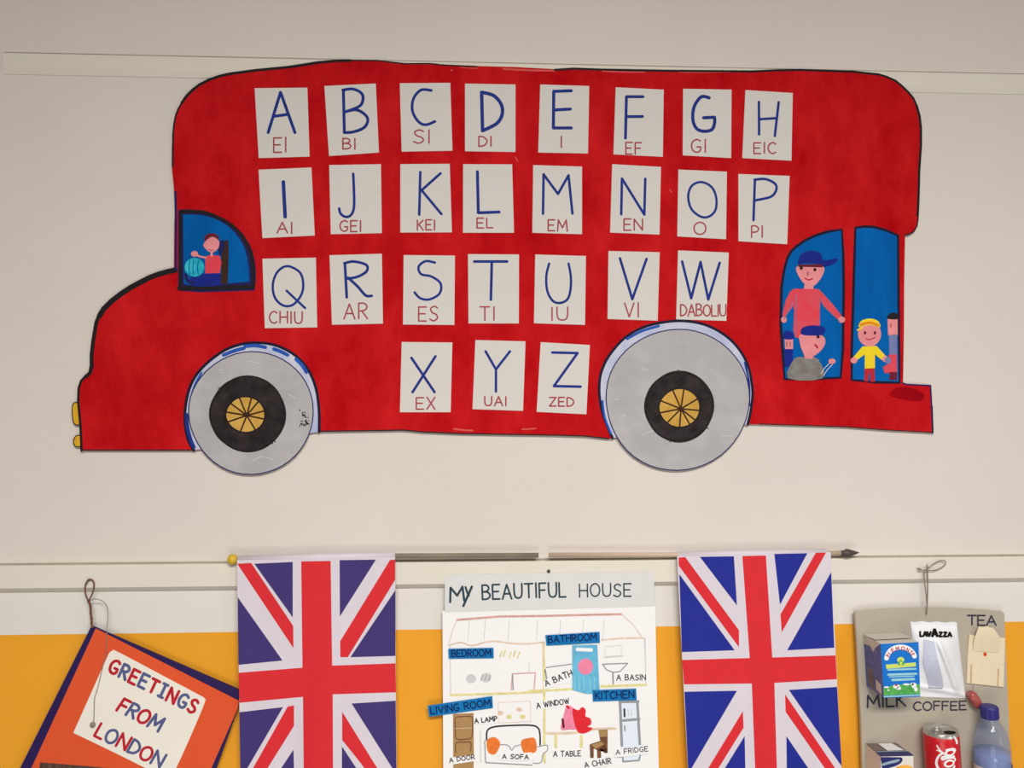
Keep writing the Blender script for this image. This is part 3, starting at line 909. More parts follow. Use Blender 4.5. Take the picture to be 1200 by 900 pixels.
poleA = thing('flag_pole', P(272, 655.7, POLE_D), 'dark grey flag pole with yellow ball end, left of the gap between the poles', 'pole', 'flag poles on the rail')
def fn(b): b.tube([P(277, 655.6, POLE_D), P(470, 651.3, POLE_D), P(631, 650.6, POLE_D)], POLE_R, 'rod_dark', 14)
part('rod', poleA, fn, smooth=True)
def fn(b):
    c = P(272.5, 655.5, POLE_D)
    r = .0088
    b.lathe([(r * math.sin(math.pi * i / 14), -r * math.cos(math.pi * i / 14)) for i in range(15)], c, (1, 0, 0.001), 'brass', 20)
part('ball_finial', poleA, fn, 'yellow ball end', True)
poleB = thing('flag_pole', P(990, 647.8, POLE_D), 'pale wooden flag pole with dark spear tip, right of the gap between the poles', 'pole', 'flag poles on the rail')
def fn(b): b.tube([P(643, 650.2, POLE_D), P(800, 650, POLE_D), P(988, 648, POLE_D)], POLE_R * .92, 'rod_wood', 14)
part('rod', poleB, fn, smooth=True)
def fn(b):
    a, c = P(985, 648.2, POLE_D), P(1007, 647.6, POLE_D)
    L = (c - a).length
    b.lathe([(.0001, 0), (.0045, 0), (.0048, L * .2), (.0072, L * .3), (.0066, L * .45), (.003, L * .8), (.0003, L)], a, c - a, 'spear', 18)
part('spear_finial', poleB, fn, 'dark pointed tip', True)

# ------------------------------------------------------------------ orange greetings board
ko = K(0, 640, 3.46)
gb = thing('greeting_board', P(107, 737, .016), 'tilted square orange board edged in navy with white greeting label, hanging on brown twine', 'board')
Tc, Rc = (107.0, 733.5), (285.5, 811)
perp = (-(Rc[1] - Tc[1]), Rc[0] - Tc[0])
Lc, Bc = (18.0, 911.0), (217.0, 1002.0)
def fn(b): b.slab([Tc, Rc, Bc, Lc], .0105, .0150, 'card_nv')
part('backing', gb, fn, 'navy backing showing as border')
of = [ko(p) for p in [(388, 334), (968, 627), (965, 655), (857, 900)]] + [(Bc[0] - 10, Bc[1] - 8), (Lc[0] + 13, Lc[1] + 6), ko((127, 900))]
def fn(b): b.slab(of, .0151, .0158, 'card_or')
part('front_card', gb, fn, 'orange card face')


def fn(b):
    r = catmull(ko.all([(441, 436), (455, 424), (480, 430), (650, 520), (812, 606), (828, 618), (828, 640), (760, 800), (700, 930), (690, 945), (660, 935), (480, 845), (297, 757)]), 4)
    b.slab(r, .0159, .0163, 'label')
lab = part('greeting_label', gb, fn, 'white label with rounded corners')


def fn(b):
    d = .01645
    kz = K(80, 740, 5.624)
    rb = ['let_red', 'let_blue']
    write(b, kz, 'GREETINGS', (262, 262), (825, 540), 88, 3.3, d, 'let_red', gap=.3, colors=rb, slant=-.02, serif=(5,))
    write(b, kz, 'FROM', (318, 520), (590, 658), 92, 3.2, d, 'let_red', gap=.2, colors=rb, slant=.12)
    write(b, kz, 'LONDON', (172, 685), (600, 895), 92, 3.0, d, 'let_red', gap=.2, colors=rb, slant=.06)
part('lettering', lab, fn, 'red and grey-blue hand lettering')


def fn(b): b.slab(ko.all([(163, 877), (372, 894), (560, 912), (520, 1040), (150, 960)]), .0159, .0163, 'photo')
part('photo_print', gb, fn, 'dark brown photo at the lower edge')


def fn(b):
    pts = [P(*ko(p), .019) for p in [(374, 330), (370, 290), (366, 240), (358, 222)]]
    b.tube(catmull(pts, 4), .0019, 'cord', 7)
    tw = catmull(pts, 8)
    b.tube([p2 + Vector((.0016 * math.cos(i * .9), .0016 * math.sin(i * .9), 0)) for i, p2 in enumerate(Vector(q) for q in tw)], .001, 'cord', 6)
    loop = [P(*ko(p), .016) for p in [(358, 222), (347, 195), (346, 160), (358, 137), (372, 137), (381, 152), (377, 185), (366, 210), (358, 224)]]
    b.tube(catmull(loop, 4), .0013, 'cord', 7)
    knot = P(*ko((360, 224)), .0175)
    b.lathe([(.0026 * math.sin(math.pi * i / 8), -.003 * math.cos(math.pi * i / 8)) for i in range(9)], knot, (0, 0, 1), 'cord', 10)
    tail = [P(*ko(p), .017) for p in [(362, 222), (385, 214), (415, 222), (433, 245), (438, 280), (434, 330)]]
    b.tube(catmull(tail, 4), .0007, 'cordg', 6)
part('hanging_cord', gb, fn, 'brown twine loop')
b = MB()
c = P(*ko((364, 138)), .010)
b.tube([Vector((c.x, -.0095, c.z - .0005)), Vector((c.x, -.022, c.z - .0005))], [.0011, .0011], 'steel', 8)
tag(b.build('nail'), 'small nail holding the brown twine loop above the orange board', 'nail')


def fn(b):
    b.tube([P(*ko(p), .0178) for p in [(434, 335), (430, 430), (400, 560), (383, 620), (380, 715)]], .0006, 'cordg', 6)
    c = P(*ko((376, 724)), .0188)
    b.lathe([(.0045 * math.sin(math.pi * i / 10), -.0042 * math.cos(math.pi * i / 10)) for i in range(11)], c, (.3, 0, 1), 'cordg', 14)
part('thread_with_bead', gb, fn, 'fine grey thread ending in a bead', True)

# ------------------------------------------------------------------ house poster
kt, kl, kr = K(490, 640, 4), K(490, 750, 6), K(620, 740, 5.625)
hp = thing('house_poster', P(645, 800, .0115), 'white paper poster of a drawn house, titled and pasted with blue room names', 'poster')
HD = .0125
def fn(b): b.slab([(518.5, 716), (768, 710), (769.5, 800), (772, 895), (773, 1010), (520, 1010), (519.5, 900)], .0105, HD, 'sheet')
sheet = part('sheet', hp, fn)
def fn(b): b.slab(kt.all([(125, 135), (600, 126), (1105, 120), (1108, 282), (125, 310)]), HD + .0002, HD + .0006, 'title')
ts = part('title_strip', hp, fn, 'pale grey strip with the title')
def fn(b):
    d = HD + .0008
    b.stroke(kt.all([(150, 262), (152, 195), (183, 232), (208, 190), (216, 255)]), 2.6, d, 'titleink')
    b.stroke(kt.all([(222, 192), (232, 222), (238, 232)]), 2.4, d, 'titleink')
    b.stroke(kt.all([(252, 190), (212, 280)]), 2.8, d, 'titleink')
part('title_word', ts, fn, 'MY in bold marker')
def fn(b): write(b, kt, 'BEAUTIFUL', (302, 250), (692, 236), 66, 2.1, HD + .0008, 'titleink', gap=.22)
part('title_word', ts, fn)
def fn(b): write(b, kt, 'HOUSE', (757, 238), (998, 234), 58, 1.7, HD + .0008, 'titleink', gap=.24)
part('title_word', ts, fn)
PD = HD + .0003


def fn(b):                                    # the crayon and pencil drawing of the house
    b.stroke(kt.all([(182, 346), (380, 330), (600, 327), (800, 322), (952, 319)]), 2.4, PD, 'rose')
    b.stroke(kt.all([(182, 346), (160, 400), (145, 455)]), 1.0, PD, 'peach')
    b.stroke(kt.all([(955, 320), (1010, 370), (1050, 430)]), 1.0, PD, 'peach')
    b.stroke(kt.all([(145, 465), (200, 452), (250, 466), (310, 452), (360, 446), (430, 455), (510, 458), (590, 450)]), 1.8, PD, 'peach', True)
    b.stroke(kt.all([(860, 440), (960, 432), (1055, 430)]), 1.8, PD, 'peach', True)
    for x in (240, 315, 428, 560, 668, 775, 872): b.stroke(kt.all([(x, 345), (x - 6, 440)]), .7, PD, 'faint')
    b.stroke(kt.all([(1060, 435), (1066, 560)]), .9, PD, 'faint')
    b.stroke(kr.all([(765, 40), (770, 350)]), .9, PD, 'faint')
    b.stroke(kl.all([(225, 30), (228, 380)]), .9, PD, 'faint')
    b.stroke(kl.all([(228, 388), (560, 378), (880, 366)]), 2.6, PD, 'lemon', True)
    b.stroke(kr.all([(0, 392), (130, 388), (290, 380)]), 2.6, PD, 'lemon', True)
    b.stroke(kr.all([(475, 362), (770, 352)]), 2.8, PD, 'lemon')
    b.stroke(kl.all([(882, 20), (886, 380), (888, 860)]), 3.0, PD, 'lemon')
    b.stroke(kl.all([(880, 20), (882, 150)]), 1.6, PD, 'peach')
    b.ellipse(*kl((372, 272)), 6, 5.2, PD, 'faint'); b.ellipse(*kl((478, 265)), 6.2, 5.4, PD, 'faint', rot=-.4)
    for x in (440, 468, 495): b.stroke(kl.all([(x, 285), (x + 14, 245)]), .8, PD + .0001, 'pencil')
    b.stroke(kl.all([(655, 350), (662, 238), (825, 230), (815, 350)]), 1.2, PD, 'rose')
    b.stroke(kl.all([(664, 240), (668, 350)]), 1.4, PD, 'pencil')
    b.stroke(kl.all([(780, 160), (782, 230)]), .8, PD, 'faint')
    for x, y in ((575, 95), (600, 88), (640, 100), (670, 92), (700, 100)): b.stroke(kl.all([(x, y + 25), (x + 14, y - 15)]), 1.6, PD, 'lemon')
    b.stroke(kl.all([(562, 440), (790, 430), (792, 572), (566, 584)]), .9, PD, 'peach', closed=True)
    for x, y, mm in ((580, 515, 'peach'), (640, 540, 'lemon'), (710, 490, 'peach'), (735, 540, 'lemon')): b.ellipse(*kl((x, y)), 3.4, 2.6, PD, mm, 14)
    b.stroke(kl.all([(438, 640), (440, 860)]), 1.0, PD, 'faint')
    # bath, mirror and basin
    b.stroke(kr.all([(112, 238), (280, 215)]), 1.2, PD, 'pencil')
    b.stroke(kr.all([(105, 250), (116, 310)]), 1.8, PD, 'pencil')
    b.stroke(kr.all([(500, 100), (608, 92), (608, 160), (500, 165)]), .8, PD, 'faint', closed=True)
    b.stroke(kr.all([(492, 172), (620, 162)]), 1.0, PD, 'faint')
    b.stroke(kr.all([(484, 216), (510, 252), (555, 270), (600, 264), (650, 210), (484, 216)]), 1.3, PD, 'pencil')
    b.stroke(kr.all([(552, 270), (555, 345)]), 1.8, PD, 'pencil')
    # table and its legs
    b.stroke(kr.all([(112, 672), (300, 668), (420, 645), (570, 640)]), 2.8, PD, 'peach', True)
    for x in (176, 345): b.stroke(kr.all([(x, 690), (x, 762)]), 3.4, PD, 'lemon')
part('house_drawing', hp, fn, 'pale crayon house outline, floors and furniture')


def room(quad, text, p0, p1, h, k):
    def fn(b): b.slab(k.all(quad), HD + .0017, HD + .0021, 'tagblue')
    o = part('room_label', hp, fn, f'blue strip reading {text}')
    def fn(b): write(b, k, text, p0, p1, h, 1.4, HD + .0023, 'taglt', gap=.22)
    part('lettering', o, fn)


room([(212, 62), (530, 55), (532, 128), (215, 132)], 'BEDROOM', (236, 118), (512, 112), 46, kl)
room([(66, 462), (522, 395), (526, 478), (78, 540)], 'LIVING ROOM', (92, 522), (512, 462), 46, kl)
room([(108, 25), (465, 3), (467, 75), (115, 94)], 'BATHROOM', (128, 74), (445, 56), 42, kr)
room([(418, 387), (706, 377), (710, 452), (421, 462)], 'KITCHEN', (438, 447), (692, 436), 46, kr)


def word(quad, text, p0, p1, h, k, w=1.1, d=0.0):
    def fn(b): b.slab(k.all(quad), HD + .0006 + d, HD + .0010 + d, 'sheet')
    o = part('word_label', hp, fn, f'white slip reading {text}')
    def fn(b): write(b, k, text, p0, p1, h, w, HD + .0012 + d, 'wordink', gap=.24, seed=len(text))
    part('lettering', o, fn)


def fn(b):
    b.slab(kl.all([(245, 520), (390, 514), (392, 800), (390, 905), (247, 905)]), HD + .0002, HD + .0005, 'doorbr')
    b.stroke(catmull(kl.all([(262, 548), (300, 540), (376, 540), (382, 600), (378, 680), (340, 696), (270, 696), (262, 620)]), 3, True), 1.2, HD + .0007, 'chairbr', False, True)
    b.stroke(kl.all([(265, 790), (266, 726), (330, 718), (370, 722), (370, 780)]), 1.2, HD + .0007, 'chairbr', True)
    b.stroke(kl.all([(262, 622), (380, 618)]), .6, HD + .0007, 'peach')
part('door_cutout', hp, fn, 'brown card door')


def fn(b):
    b.slab(catmull(kl.all([(480, 700), (490, 630), (560, 605), (700, 598), (800, 600), (850, 632), (860, 735), (905, 740), (907, 780), (872, 800), (860, 865), (790, 880), (600, 872), (472, 860), (468, 760)]), 3, True), HD + .0002, HD + .0004, 'sheet')
    d = HD + .0006
    b.stroke(kl.all([(482, 705), (486, 640), (530, 612), (640, 602), (790, 600), (842, 618), (856, 660), (858, 738)]), 1.9, d, 'wordink', True)
    b.stroke(kl.all([(470, 735), (472, 820), (476, 862), (620, 870), (800, 880)]), 1.3, d, 'pencil', False)
    b.stroke(kl.all([(840, 752), (905, 740), (907, 778), (880, 800), (862, 862), (808, 866)]), 1.1, d, 'pencil', True)
    b.stroke(kl.all([(470, 735), (468, 715), (484, 706), (494, 724)]), 1.2, d, 'pencil', True)
    b.stroke(kl.all([(570, 738), (610, 736), (640, 748), (658, 775), (680, 748), (720, 738)]), 1.1, d, 'pencil', True)
sofa = part('sofa_cutout', hp, fn, 'drawn white sofa with orange cushions')
def fn(b): b.poly(catmull(kl.all([(486, 702), (540, 684), (578, 728), (545, 800), (505, 800), (486, 770)]), 4, True), HD + .0008, 'orangec')
part('cushion', sofa, fn, 'orange cushion')
def fn(b): b.poly(catmull(kl.all([(728, 706), (775, 690), (818, 690), (834, 745), (822, 790), (750, 796), (726, 750)]), 4, True), HD + .0008, 'orangec')
part('cushion', sofa, fn, 'orange cushion')

word([(215, 830), (400, 806), (408, 850), (222, 878)], 'A DOOR', (222, 862), (398, 836), 30, kl, 1.0)
word([(392, 548), (562, 536), (566, 580), (396, 596)], 'A LAMP', (400, 585), (556, 568), 32, kl, 1.2)
word([(560, 806), (800, 790), (820, 846), (580, 850)], 'A SOFA', (592, 834), (776, 838), 30, kl, 1.1, .0006)
word([(828, 440), (1060, 400), (1066, 460), (836, 490)], 'A WINDOW', (836, 480), (1062, 446), 36, kl, 1.1)
word([(92, 330), (282, 262), (284, 342), (200, 350), (100, 384)], 'A BATH', (112, 362), (288, 290), 38, kr, 1.2)
word([(572, 285), (775, 276), (776, 322), (574, 330)], 'A BASIN', (578, 322), (768, 318), 34, kr, 1.1)
word([(155, 788), (345, 780), (348, 832), (158, 838)], 'A TABLE', (162, 826), (340, 820), 34, kr, 1.1)
word([(362, 862), (548, 838), (552, 880), (368, 912)], 'A CHAIR', (370, 900), (542, 868), 34, kr, 1.1, .0006)
word([(562, 784), (790, 758), (792, 806), (566, 832)], 'A FRIDGE', (574, 812), (784, 788), 30, kr, .9, .0006)


def fn(b):
    b.slab(kr.all([(285, 92), (450, 88), (466, 408), (380, 412), (286, 386)]), HD + .0011, HD + .0014, 'curtain')
    b.ellipse(*kr((372, 232)), 9, 9.5, HD + .0016, 'pinkp', 24)
    b.stroke(kr.all([(318, 118), (410, 122)]), 4.0, HD + .0016, 'white')
    for x in (300, 330, 360, 400, 430): b.stroke(kr.all([(x, 300), (x + 3, 385)]), .7, HD + .0015, 'palegreen')
part('shower_curtain_cutout', hp, fn, 'sky blue plastic piece with a pink patch')


def fn(b):
    b.slab(catmull(kr.all([(210, 645), (225, 570), (250, 492), (295, 508), (312, 560), (316, 640), (270, 645)]), 3, True), HD + .0006, HD + .0016, 'pinkp')
    b.slab(catmull(kr.all([(286, 512), (325, 522), (350, 500), (374, 520), (372, 560), (404, 575), (410, 610), (382, 628), (420, 640), (370, 670), (326, 664), (300, 610)]), 3, True), HD + .0007, HD + .0019, 'redfelt')
    b.stroke(kr.all([(222, 580), (228, 630)]), 2.6, HD + .0021, 'hair')
    b.stroke(kr.all([(250, 492), (262, 505)]), 2.4, HD + .0021, 'redfelt')
part('felt_cutout', hp, fn, 'pink and red felt pieces on the drawn table')


def fn(b):
    d0, d1 = HD + .0003, HD + .0008
    b.slab(kr.all([(458, 650), (518, 646), (518, 800), (498, 802), (494, 740), (500, 760), (474, 770), (475, 832), (450, 836), (448, 782), (426, 770), (426, 834), (404, 834), (400, 745), (470, 722), (466, 700)]), d0, d1, 'chairbr')
    b.poly(kr.all([(460, 652), (516, 648), (514, 692), (466, 696)]), d1 + .0001, 'doorbr')
    b.poly(kr.all([(410, 748), (478, 726), (496, 744), (440, 772)]), d1 + .0001, 'doorbr')
part('chair_cutout', hp, fn, 'brown drawn chair')


def fn(b):
    b.slab(kr.all([(596, 462), (722, 456), (736, 742), (738, 852), (612, 862), (604, 756)]), HD + .0002, HD + .0005, 'fridge')
    d = HD + .0007
    for s in ([(600, 470), (612, 752)], [(714, 462), (730, 742)], [(610, 588), (726, 578)]): b.stroke(kr.all(s), 3.0, d, 'pencil')
    b.stroke(kr.all([(598, 464), (720, 462)]), 3.0, d, 'pencil')
    b.stroke(kr.all([(570, 828), (618, 826), (620, 858), (724, 850), (734, 812)]), 1.8, d, 'pencil')
    b.stroke(kr.all([(628, 512), (630, 560)]), 2.2, d, 'wordink'); b.stroke(kr.all([(630, 622), (632, 655)]), 1.6, d, 'pencil')
    for x in (652, 672): b.stroke(kr.all([(x, 512), (x + 4, 555)]), 1.2, d, 'faint')
part('fridge_cutout', hp, fn, 'pale blue fridge outlined in grey')

b = MB()
c = P(643, 669.5, .0135)
b.lathe([(.0001, -.004), (.0009, -.0038), (.0009, -.001), (.003, -.0008), (.0031, .0004), (.002, .0012), (.0001, .0015)], c, (0, -1, 0), 'spear', 14)
tag(b.build('push_pin', smooth=True), 'small dark pin in the rail above the house poster title', 'pin')

# ------------------------------------------------------------------ grey drinks board
ka, kb = K(980, 640, 4.5), K(980, 780, 5.4545)
db = thing('drinks_board', P(1090, 800, .017), 'grey cardboard panel carrying real drink packs, hung by twine from the rail', 'board')
BF = .0178
ob = ka.all([(100, 352), (106, 345), (200, 335), (300, 330), (450, 326), (600, 326), (760, 336), (875, 345), (886, 358), (894, 560), (910, 900)]) + [(1187, 1000), (1014, 1000)] + ka.all([(130, 900), (114, 600)])
def fn(b): b.slab(ob, .0112, BF, 'kraft', 'kraftedge')
part('panel', db, fn, 'grey cardboard sheet')
def fn(b): write(b, ka, 'TEA', (694, 416), (842, 416), 50, 2.1, BF + .0002, 'boardink', gap=.14)
part('lettering', db, fn, 'TEA in blue-grey marker')
def fn(b): write(b, ka, 'MILK', (165, 850), (365, 842), 62, 2.3, BF + .0002, 'boardink', gap=.2)
part('lettering', db, fn, 'MILK in navy marker')
def fn(b): write(b, ka, 'COFFEE', (408, 866), (684, 862), 44, 1.9, BF + .0002, 'boardink', gap=.2)
part('lettering', db, fn, 'COFFEE in grey marker')


def fn(b):
    b.tube(catmull([P(*ka(p), .0205) for p in [(476, 360), (480, 300), (482, 200), (480, 98)]], 4), .0012, 'cordg', 7)
    b.tube(catmull([P(*ka(p), .0195) for p in [(478, 300), (470, 220), (463, 160), (466, 130)]], 4), .0010, 'cordg', 7)
    b.tube(catmull([P(*ka(p), .0185) for p in [(440, 124), (480, 128), (520, 126), (555, 112), (577, 92), (570, 76), (548, 76), (515, 92), (490, 112), (474, 128)]], 4), .0009, 'cordg', 7)
    c = P(*ka((480, 128)), .02)
    b.lathe([(.0025 * math.sin(math.pi * i / 8), -.0025 * math.cos(math.pi * i / 8)) for i in range(9)], c, (0, 0, 1), 'cordg', 10)
part('hanging_cord', db, fn, 'grey twine knot', True)
b = MB()
c = P(*ka((440, 122)), .02)
b.tube([Vector((c.x, -.0095, c.z)), Vector((c.x, -.020, c.z)), Vector((c.x, -.0202, c.z)), Vector((c.x, -.0215, c.z))], [.001, .001, .0022, .0022], 'steel', 10)
tag(b.build('nail'), 'small nail in the rail holding the grey twine above the drinks board', 'nail')


# milk carton
km = K(1000, 720, 9)


def box_from_front(quad, dfront, dback):
    f = [P(x, y, dfront) for x, y in quad]
    return f, [Vector((p.x, -dback, p.z)) for p in f]


MF = .078
mq = km.all([(288, 312), (688, 292), (706, 868), (322, 880)])
mk = thing('milk_carton', P(*mq[3], MF), 'small blue milk carton with red banner and green meadow, fixed above the word MILK', 'carton')
mf, mbk = box_from_front(mq, MF, BF + .0006)


def fn(b):
    b.add(mf, [[0, 1, 2, 3]], 'milk')
    b.add(mf + mbk, [[0, 3, 7, 4], [1, 5, 6, 2]], 'milkside')
    b.add(mbk, [[0, 1, 2, 3]], 'milkside')
    b.add(mf + mbk, [[3, 2, 6, 7]], 'milk')
part('body', mk, fn)


def fn(b):
    tl, trr, br_, bl = mf
    TL, TR = mbk[0], mbk[1]
    up = Vector((0, 0, .004))
    b.add([tl, trr, TR, TL], [[0, 1, 2, 3]], 'milktop')
    # folded seam across the lid and the ear folded down the side
    mid0, mid1 = (tl + TL) / 2, (trr + TR) / 2
    b.add([mid0 + Vector((0, .012, .0006)), mid1 + Vector((0, .012, .0006)), mid1 + Vector((0, -.012, .0022)), mid0 + Vector((0, -.012, .0022))], [[0, 1, 2, 3]], 'milktop')
    o = Vector((-.0006, 0, 0))
    e = lambda u, v: tl + (TL - tl) * u + (bl - tl) * v + o
    b.add([e(0, 0), e(1, 0), e(1.0, .19), e(.62, .15), e(.45, .24), e(.3, .13)], [[0, 1, 2, 3, 4, 5]], 'milktop')
part('lid', mk, fn, 'folded grey-white carton top')


def fn(b):
    d = MF + .0003
    arc = [(350, 462), (372, 405), (420, 362), (495, 344), (570, 358), (622, 398), (645, 440)]
    b.stroke(km.all(catmull(arc, 5)), 5.4, d, 'white')
    txt = 'PIEMONTE'
    pa = catmull([(362, 446), (378, 412), (422, 372), (495, 356), (568, 370), (612, 402), (632, 432)], 12)
    n = len(txt)
    for i, ch in enumerate(txt):
        j = int((i + .25) / n * (len(pa) - 1)); j2 = int((i + .85) / n * (len(pa) - 1))
        p0, p1 = pa[j], pa[j2]
        dx, dy = p1[0] - p0[0], p1[1] - p0[1]
        L = math.hypot(dx, dy)
        ox, oy = -dy / L * 17, dx / L * 17
        wd = 1 if ch != 'I' else .3
        write(b, km, ch, (p0[0] + ox, p0[1] + oy), (p0[0] + ox + dx * wd, p0[1] + oy + dy * wd), 34, .9, d + .0002, 'let_red', jit=0)
part('banner', mk, fn, 'white arched banner with red name')


def fn(b):
    d = MF + .0003
    b.poly(km.all([(342, 530), (658, 506), (660, 548), (348, 574)]), d, 'lime')
    b.ellipse(*km((500, 480)), 4.2, 3.4, d + .0001, 'lime', 18)
    b.poly(catmull(km.all([(470, 530), (482, 498), (500, 480), (522, 496), (540, 528), (505, 536)]), 3, True), d + .0002, 'meadow')
    b.ellipse(*km((503, 515)), 1.6, 2.2, d + .0003, 'lime', 12)
    for y, x0, x1, wd in ((580, 366, 660, 2.0), (632, 368, 664, 2.4), (656, 380, 640, 1.2), (688, 412, 640, 2.6)):
        n = int((x1 - x0) / 14)
        b.stroke(km.all([(x0, y + 4), (x1, y - 6)]), wd, d, 'palegreen')
    b.poly(km.all([(318, 780), (400, 750), (470, 742), (560, 735), (640, 724), (700, 742), (704, 838), (322, 856)]), d, 'meadow')
    for x, y, rx, ry in ((455, 760, 4, 2.6), (480, 778, 2.6, 2), (640, 750, 3, 3.4), (620, 735, 2, 1.6), (660, 790, 2, 2.6), (560, 738, 4, 1.2), (350, 768, 3, 1), (370, 800, 1.4, .8)): b.ellipse(*km((x, y)), rx, ry, d + .0001, 'white', 14)
    b.ellipse(*km((452, 745)), 2.0, 1.2, d + .0002, 'redink', 12)
    b.stroke(km.all([(326, 868), (702, 850)]), 1.4, d + .0001, 'palegreen')
part('front_print', mk, fn, 'sun, lime band, pale text lines and green meadow with cows')


def fn(b):
    tl, _, _, bl = mf; TL = mbk[0]
    o = Vector((-.0004, 0, 0))
    e = lambda u, v: tl + (TL - tl) * u + (bl - tl) * v + o
    b.add([e(.12, .60), e(.85, .48), e(.85, .52), e(.12, .65)], [[0, 1, 2, 3]], 'lilac')
    b.add([e(.1, .78), e(.4, .74), e(.4, .93), e(.1, .97)], [[0, 1, 2, 3]], 'milktop')
    b.add([e(.55, .62), e(.85, .58), e(.85, .93), e(.55, .95)], [[0, 1, 2, 3]], 'greyp')
part('side_print', mk, fn, 'grey panels on the carton side')

# coffee pouch
kc = K(1060, 720, 7.5)
cp = thing('coffee_pouch', P(1102, 815, .024), 'white foil coffee pouch with bold black name, fixed above the word COFFEE', 'pouch')
cq = kc.all([(52, 62), (458, 70), (536, 738), (120, 722)])


def pouch_d(u, v):
    w_ = max(0.0, math.sin(math.pi * min(1, max(0, u)))) ** .6 * max(0.0, math.sin(math.pi * min(1, max(0, (v - .06) / .88)))) ** .7
    cr = .006 * math.exp(-((u - (.56 + .42 * (v - .25))) / .06) ** 2) * min(1, max(0, (v - .2) / .15)) * min(1, max(0, (.97 - v) / .1))
    cr += .0035 * math.exp(-((v - .86 - .1 * u) / .03) ** 2)
    return BF + .0012 + cr + .013 * w_ + .0018 * w_ * math.sin(11 * u - 5 * v + 1.0) + .0012 * w_ * math.sin(9 * v + 6 * u)


def cuv(u, v):
    a = (cq[0][0] + (cq[1][0] - cq[0][0]) * u, cq[0][1] + (cq[1][1] - cq[0][1]) * u)
    c = (cq[3][0] + (cq[2][0] - cq[3][0]) * u, cq[3][1] + (cq[2][1] - cq[3][1]) * u)
    x, y = a[0] + (c[0] - a[0]) * v, a[1] + (c[1] - a[1]) * v
    return x, y + .5 * math.sin(u * 19) * (v < .04)


def fn(b):
    n, mm = 36, 52
    vs, fs = [], []
    for j in range(mm + 1):
        for i in range(n + 1):
            u, v = i / n, j / mm
            vs.append(P(*cuv(u, v), pouch_d(u, v)))
    for j in range(mm):
        for i in range(n):
            a = j * (n + 1) + i
            fs.append([a, a + 1, a + n + 2, a + n + 1])
    b.add(vs, fs, 'foil')
    m0 = len(vs)
    bk = [Vector((p.x, -BF - .0004, p.z)) for p in vs]
    b.add(bk, [f[::-1] for f in fs], 'foil')
    ring = [i for i in range(n + 1)] + [j * (n + 1) + n for j in range(1, mm + 1)] + [mm * (n + 1) + i for i in range(n - 1, -1, -1)] + [j * (n + 1) for j in range(mm - 1, 0, -1)]
    R = len(ring)
    b.add([vs[i] for i in ring] + [bk[i] for i in ring], [[i, i + R, (i + 1) % R + R, (i + 1) % R] for i in range(R)], 'foil')
part('packet', cp, fn, smooth=True)


def inv(x, y):                                 # photo pixel -> (u, v) on the pouch, a few fixed-point steps
    u = v = .5
    for _ in range(30):
        X, Y = cuv(u, v)
        u += (x - X) / 54.0
        v += (y - Y) / 88.0
    return u, v


def drape(b, poly, m, lift, step=2.0):
    for q in cells(poly, step):
        b.add([P(x, y, pouch_d(*inv(x, y)) + lift) for x, y in q], [list(range(len(q)))], m)


def fn(b): drape(b, kc.all([(165, 215), (262, 240), (300, 420), (335, 560), (342, 650), (215, 640), (160, 440)]), 'foilgrey', .0005)
part('grey_panel', cp, fn, 'pale grey printed panel', True)


def fn(b):
    def thick(k, pts, w, closed=False):
        pts = k.all(pts)
        for a, c in zip(pts, pts[1:]):
            dx, dy = c[0] - a[0], c[1] - a[1]
            L = math.hypot(dx, dy) or 1
            ox, oy = -dy / L * w / 2, dx / L * w / 2
            ex, ey = dx / L * w * .2, dy / L * w * .2
            drape(b, [(a[0] + ox - ex, a[1] + oy - ey), (c[0] + ox + ex, c[1] + oy + ey), (c[0] - ox + ex, c[1] - oy + ey), (a[0] - ox - ex, a[1] - oy - ey)], 'hole', .0009, 3.0)
    W = 2.3
    thick(kc, [(138, 150), (138, 192), (160, 192)], W)
    thick(kc, [(166, 194), (180, 152), (196, 194)], W); thick(kc, [(172, 182), (190, 182)], 1.2)
    thick(kc, [(200, 152), (216, 194), (232, 152)], W + .2)
    thick(kc, [(244, 194), (264, 130), (290, 194)], W + 1.0); thick(kc, [(252, 178), (284, 178)], 1.6)
    thick(kc, [(304, 158), (330, 158), (304, 194), (332, 194)], W)
    thick(kc, [(344, 158), (370, 158), (344, 194), (372, 194)], W)
    thick(kc, [(382, 196), (398, 158), (414, 196)], W); thick(kc, [(388, 186), (408, 186)], 1.2)
part('lettering', cp, fn, 'bold black printed name')


def fn(b): drape(b, kc.all([(208, 640), (330, 648), (330, 656), (208, 648)]), 'pencil', .0007)
part('printed_line', cp, fn, 'thin grey line')

# tea envelope
te = thing('tea_envelope', P(1155, 805, .02), 'beige paper tea bag envelope with open flap and red dot, under the word TEA', 'tea bag')


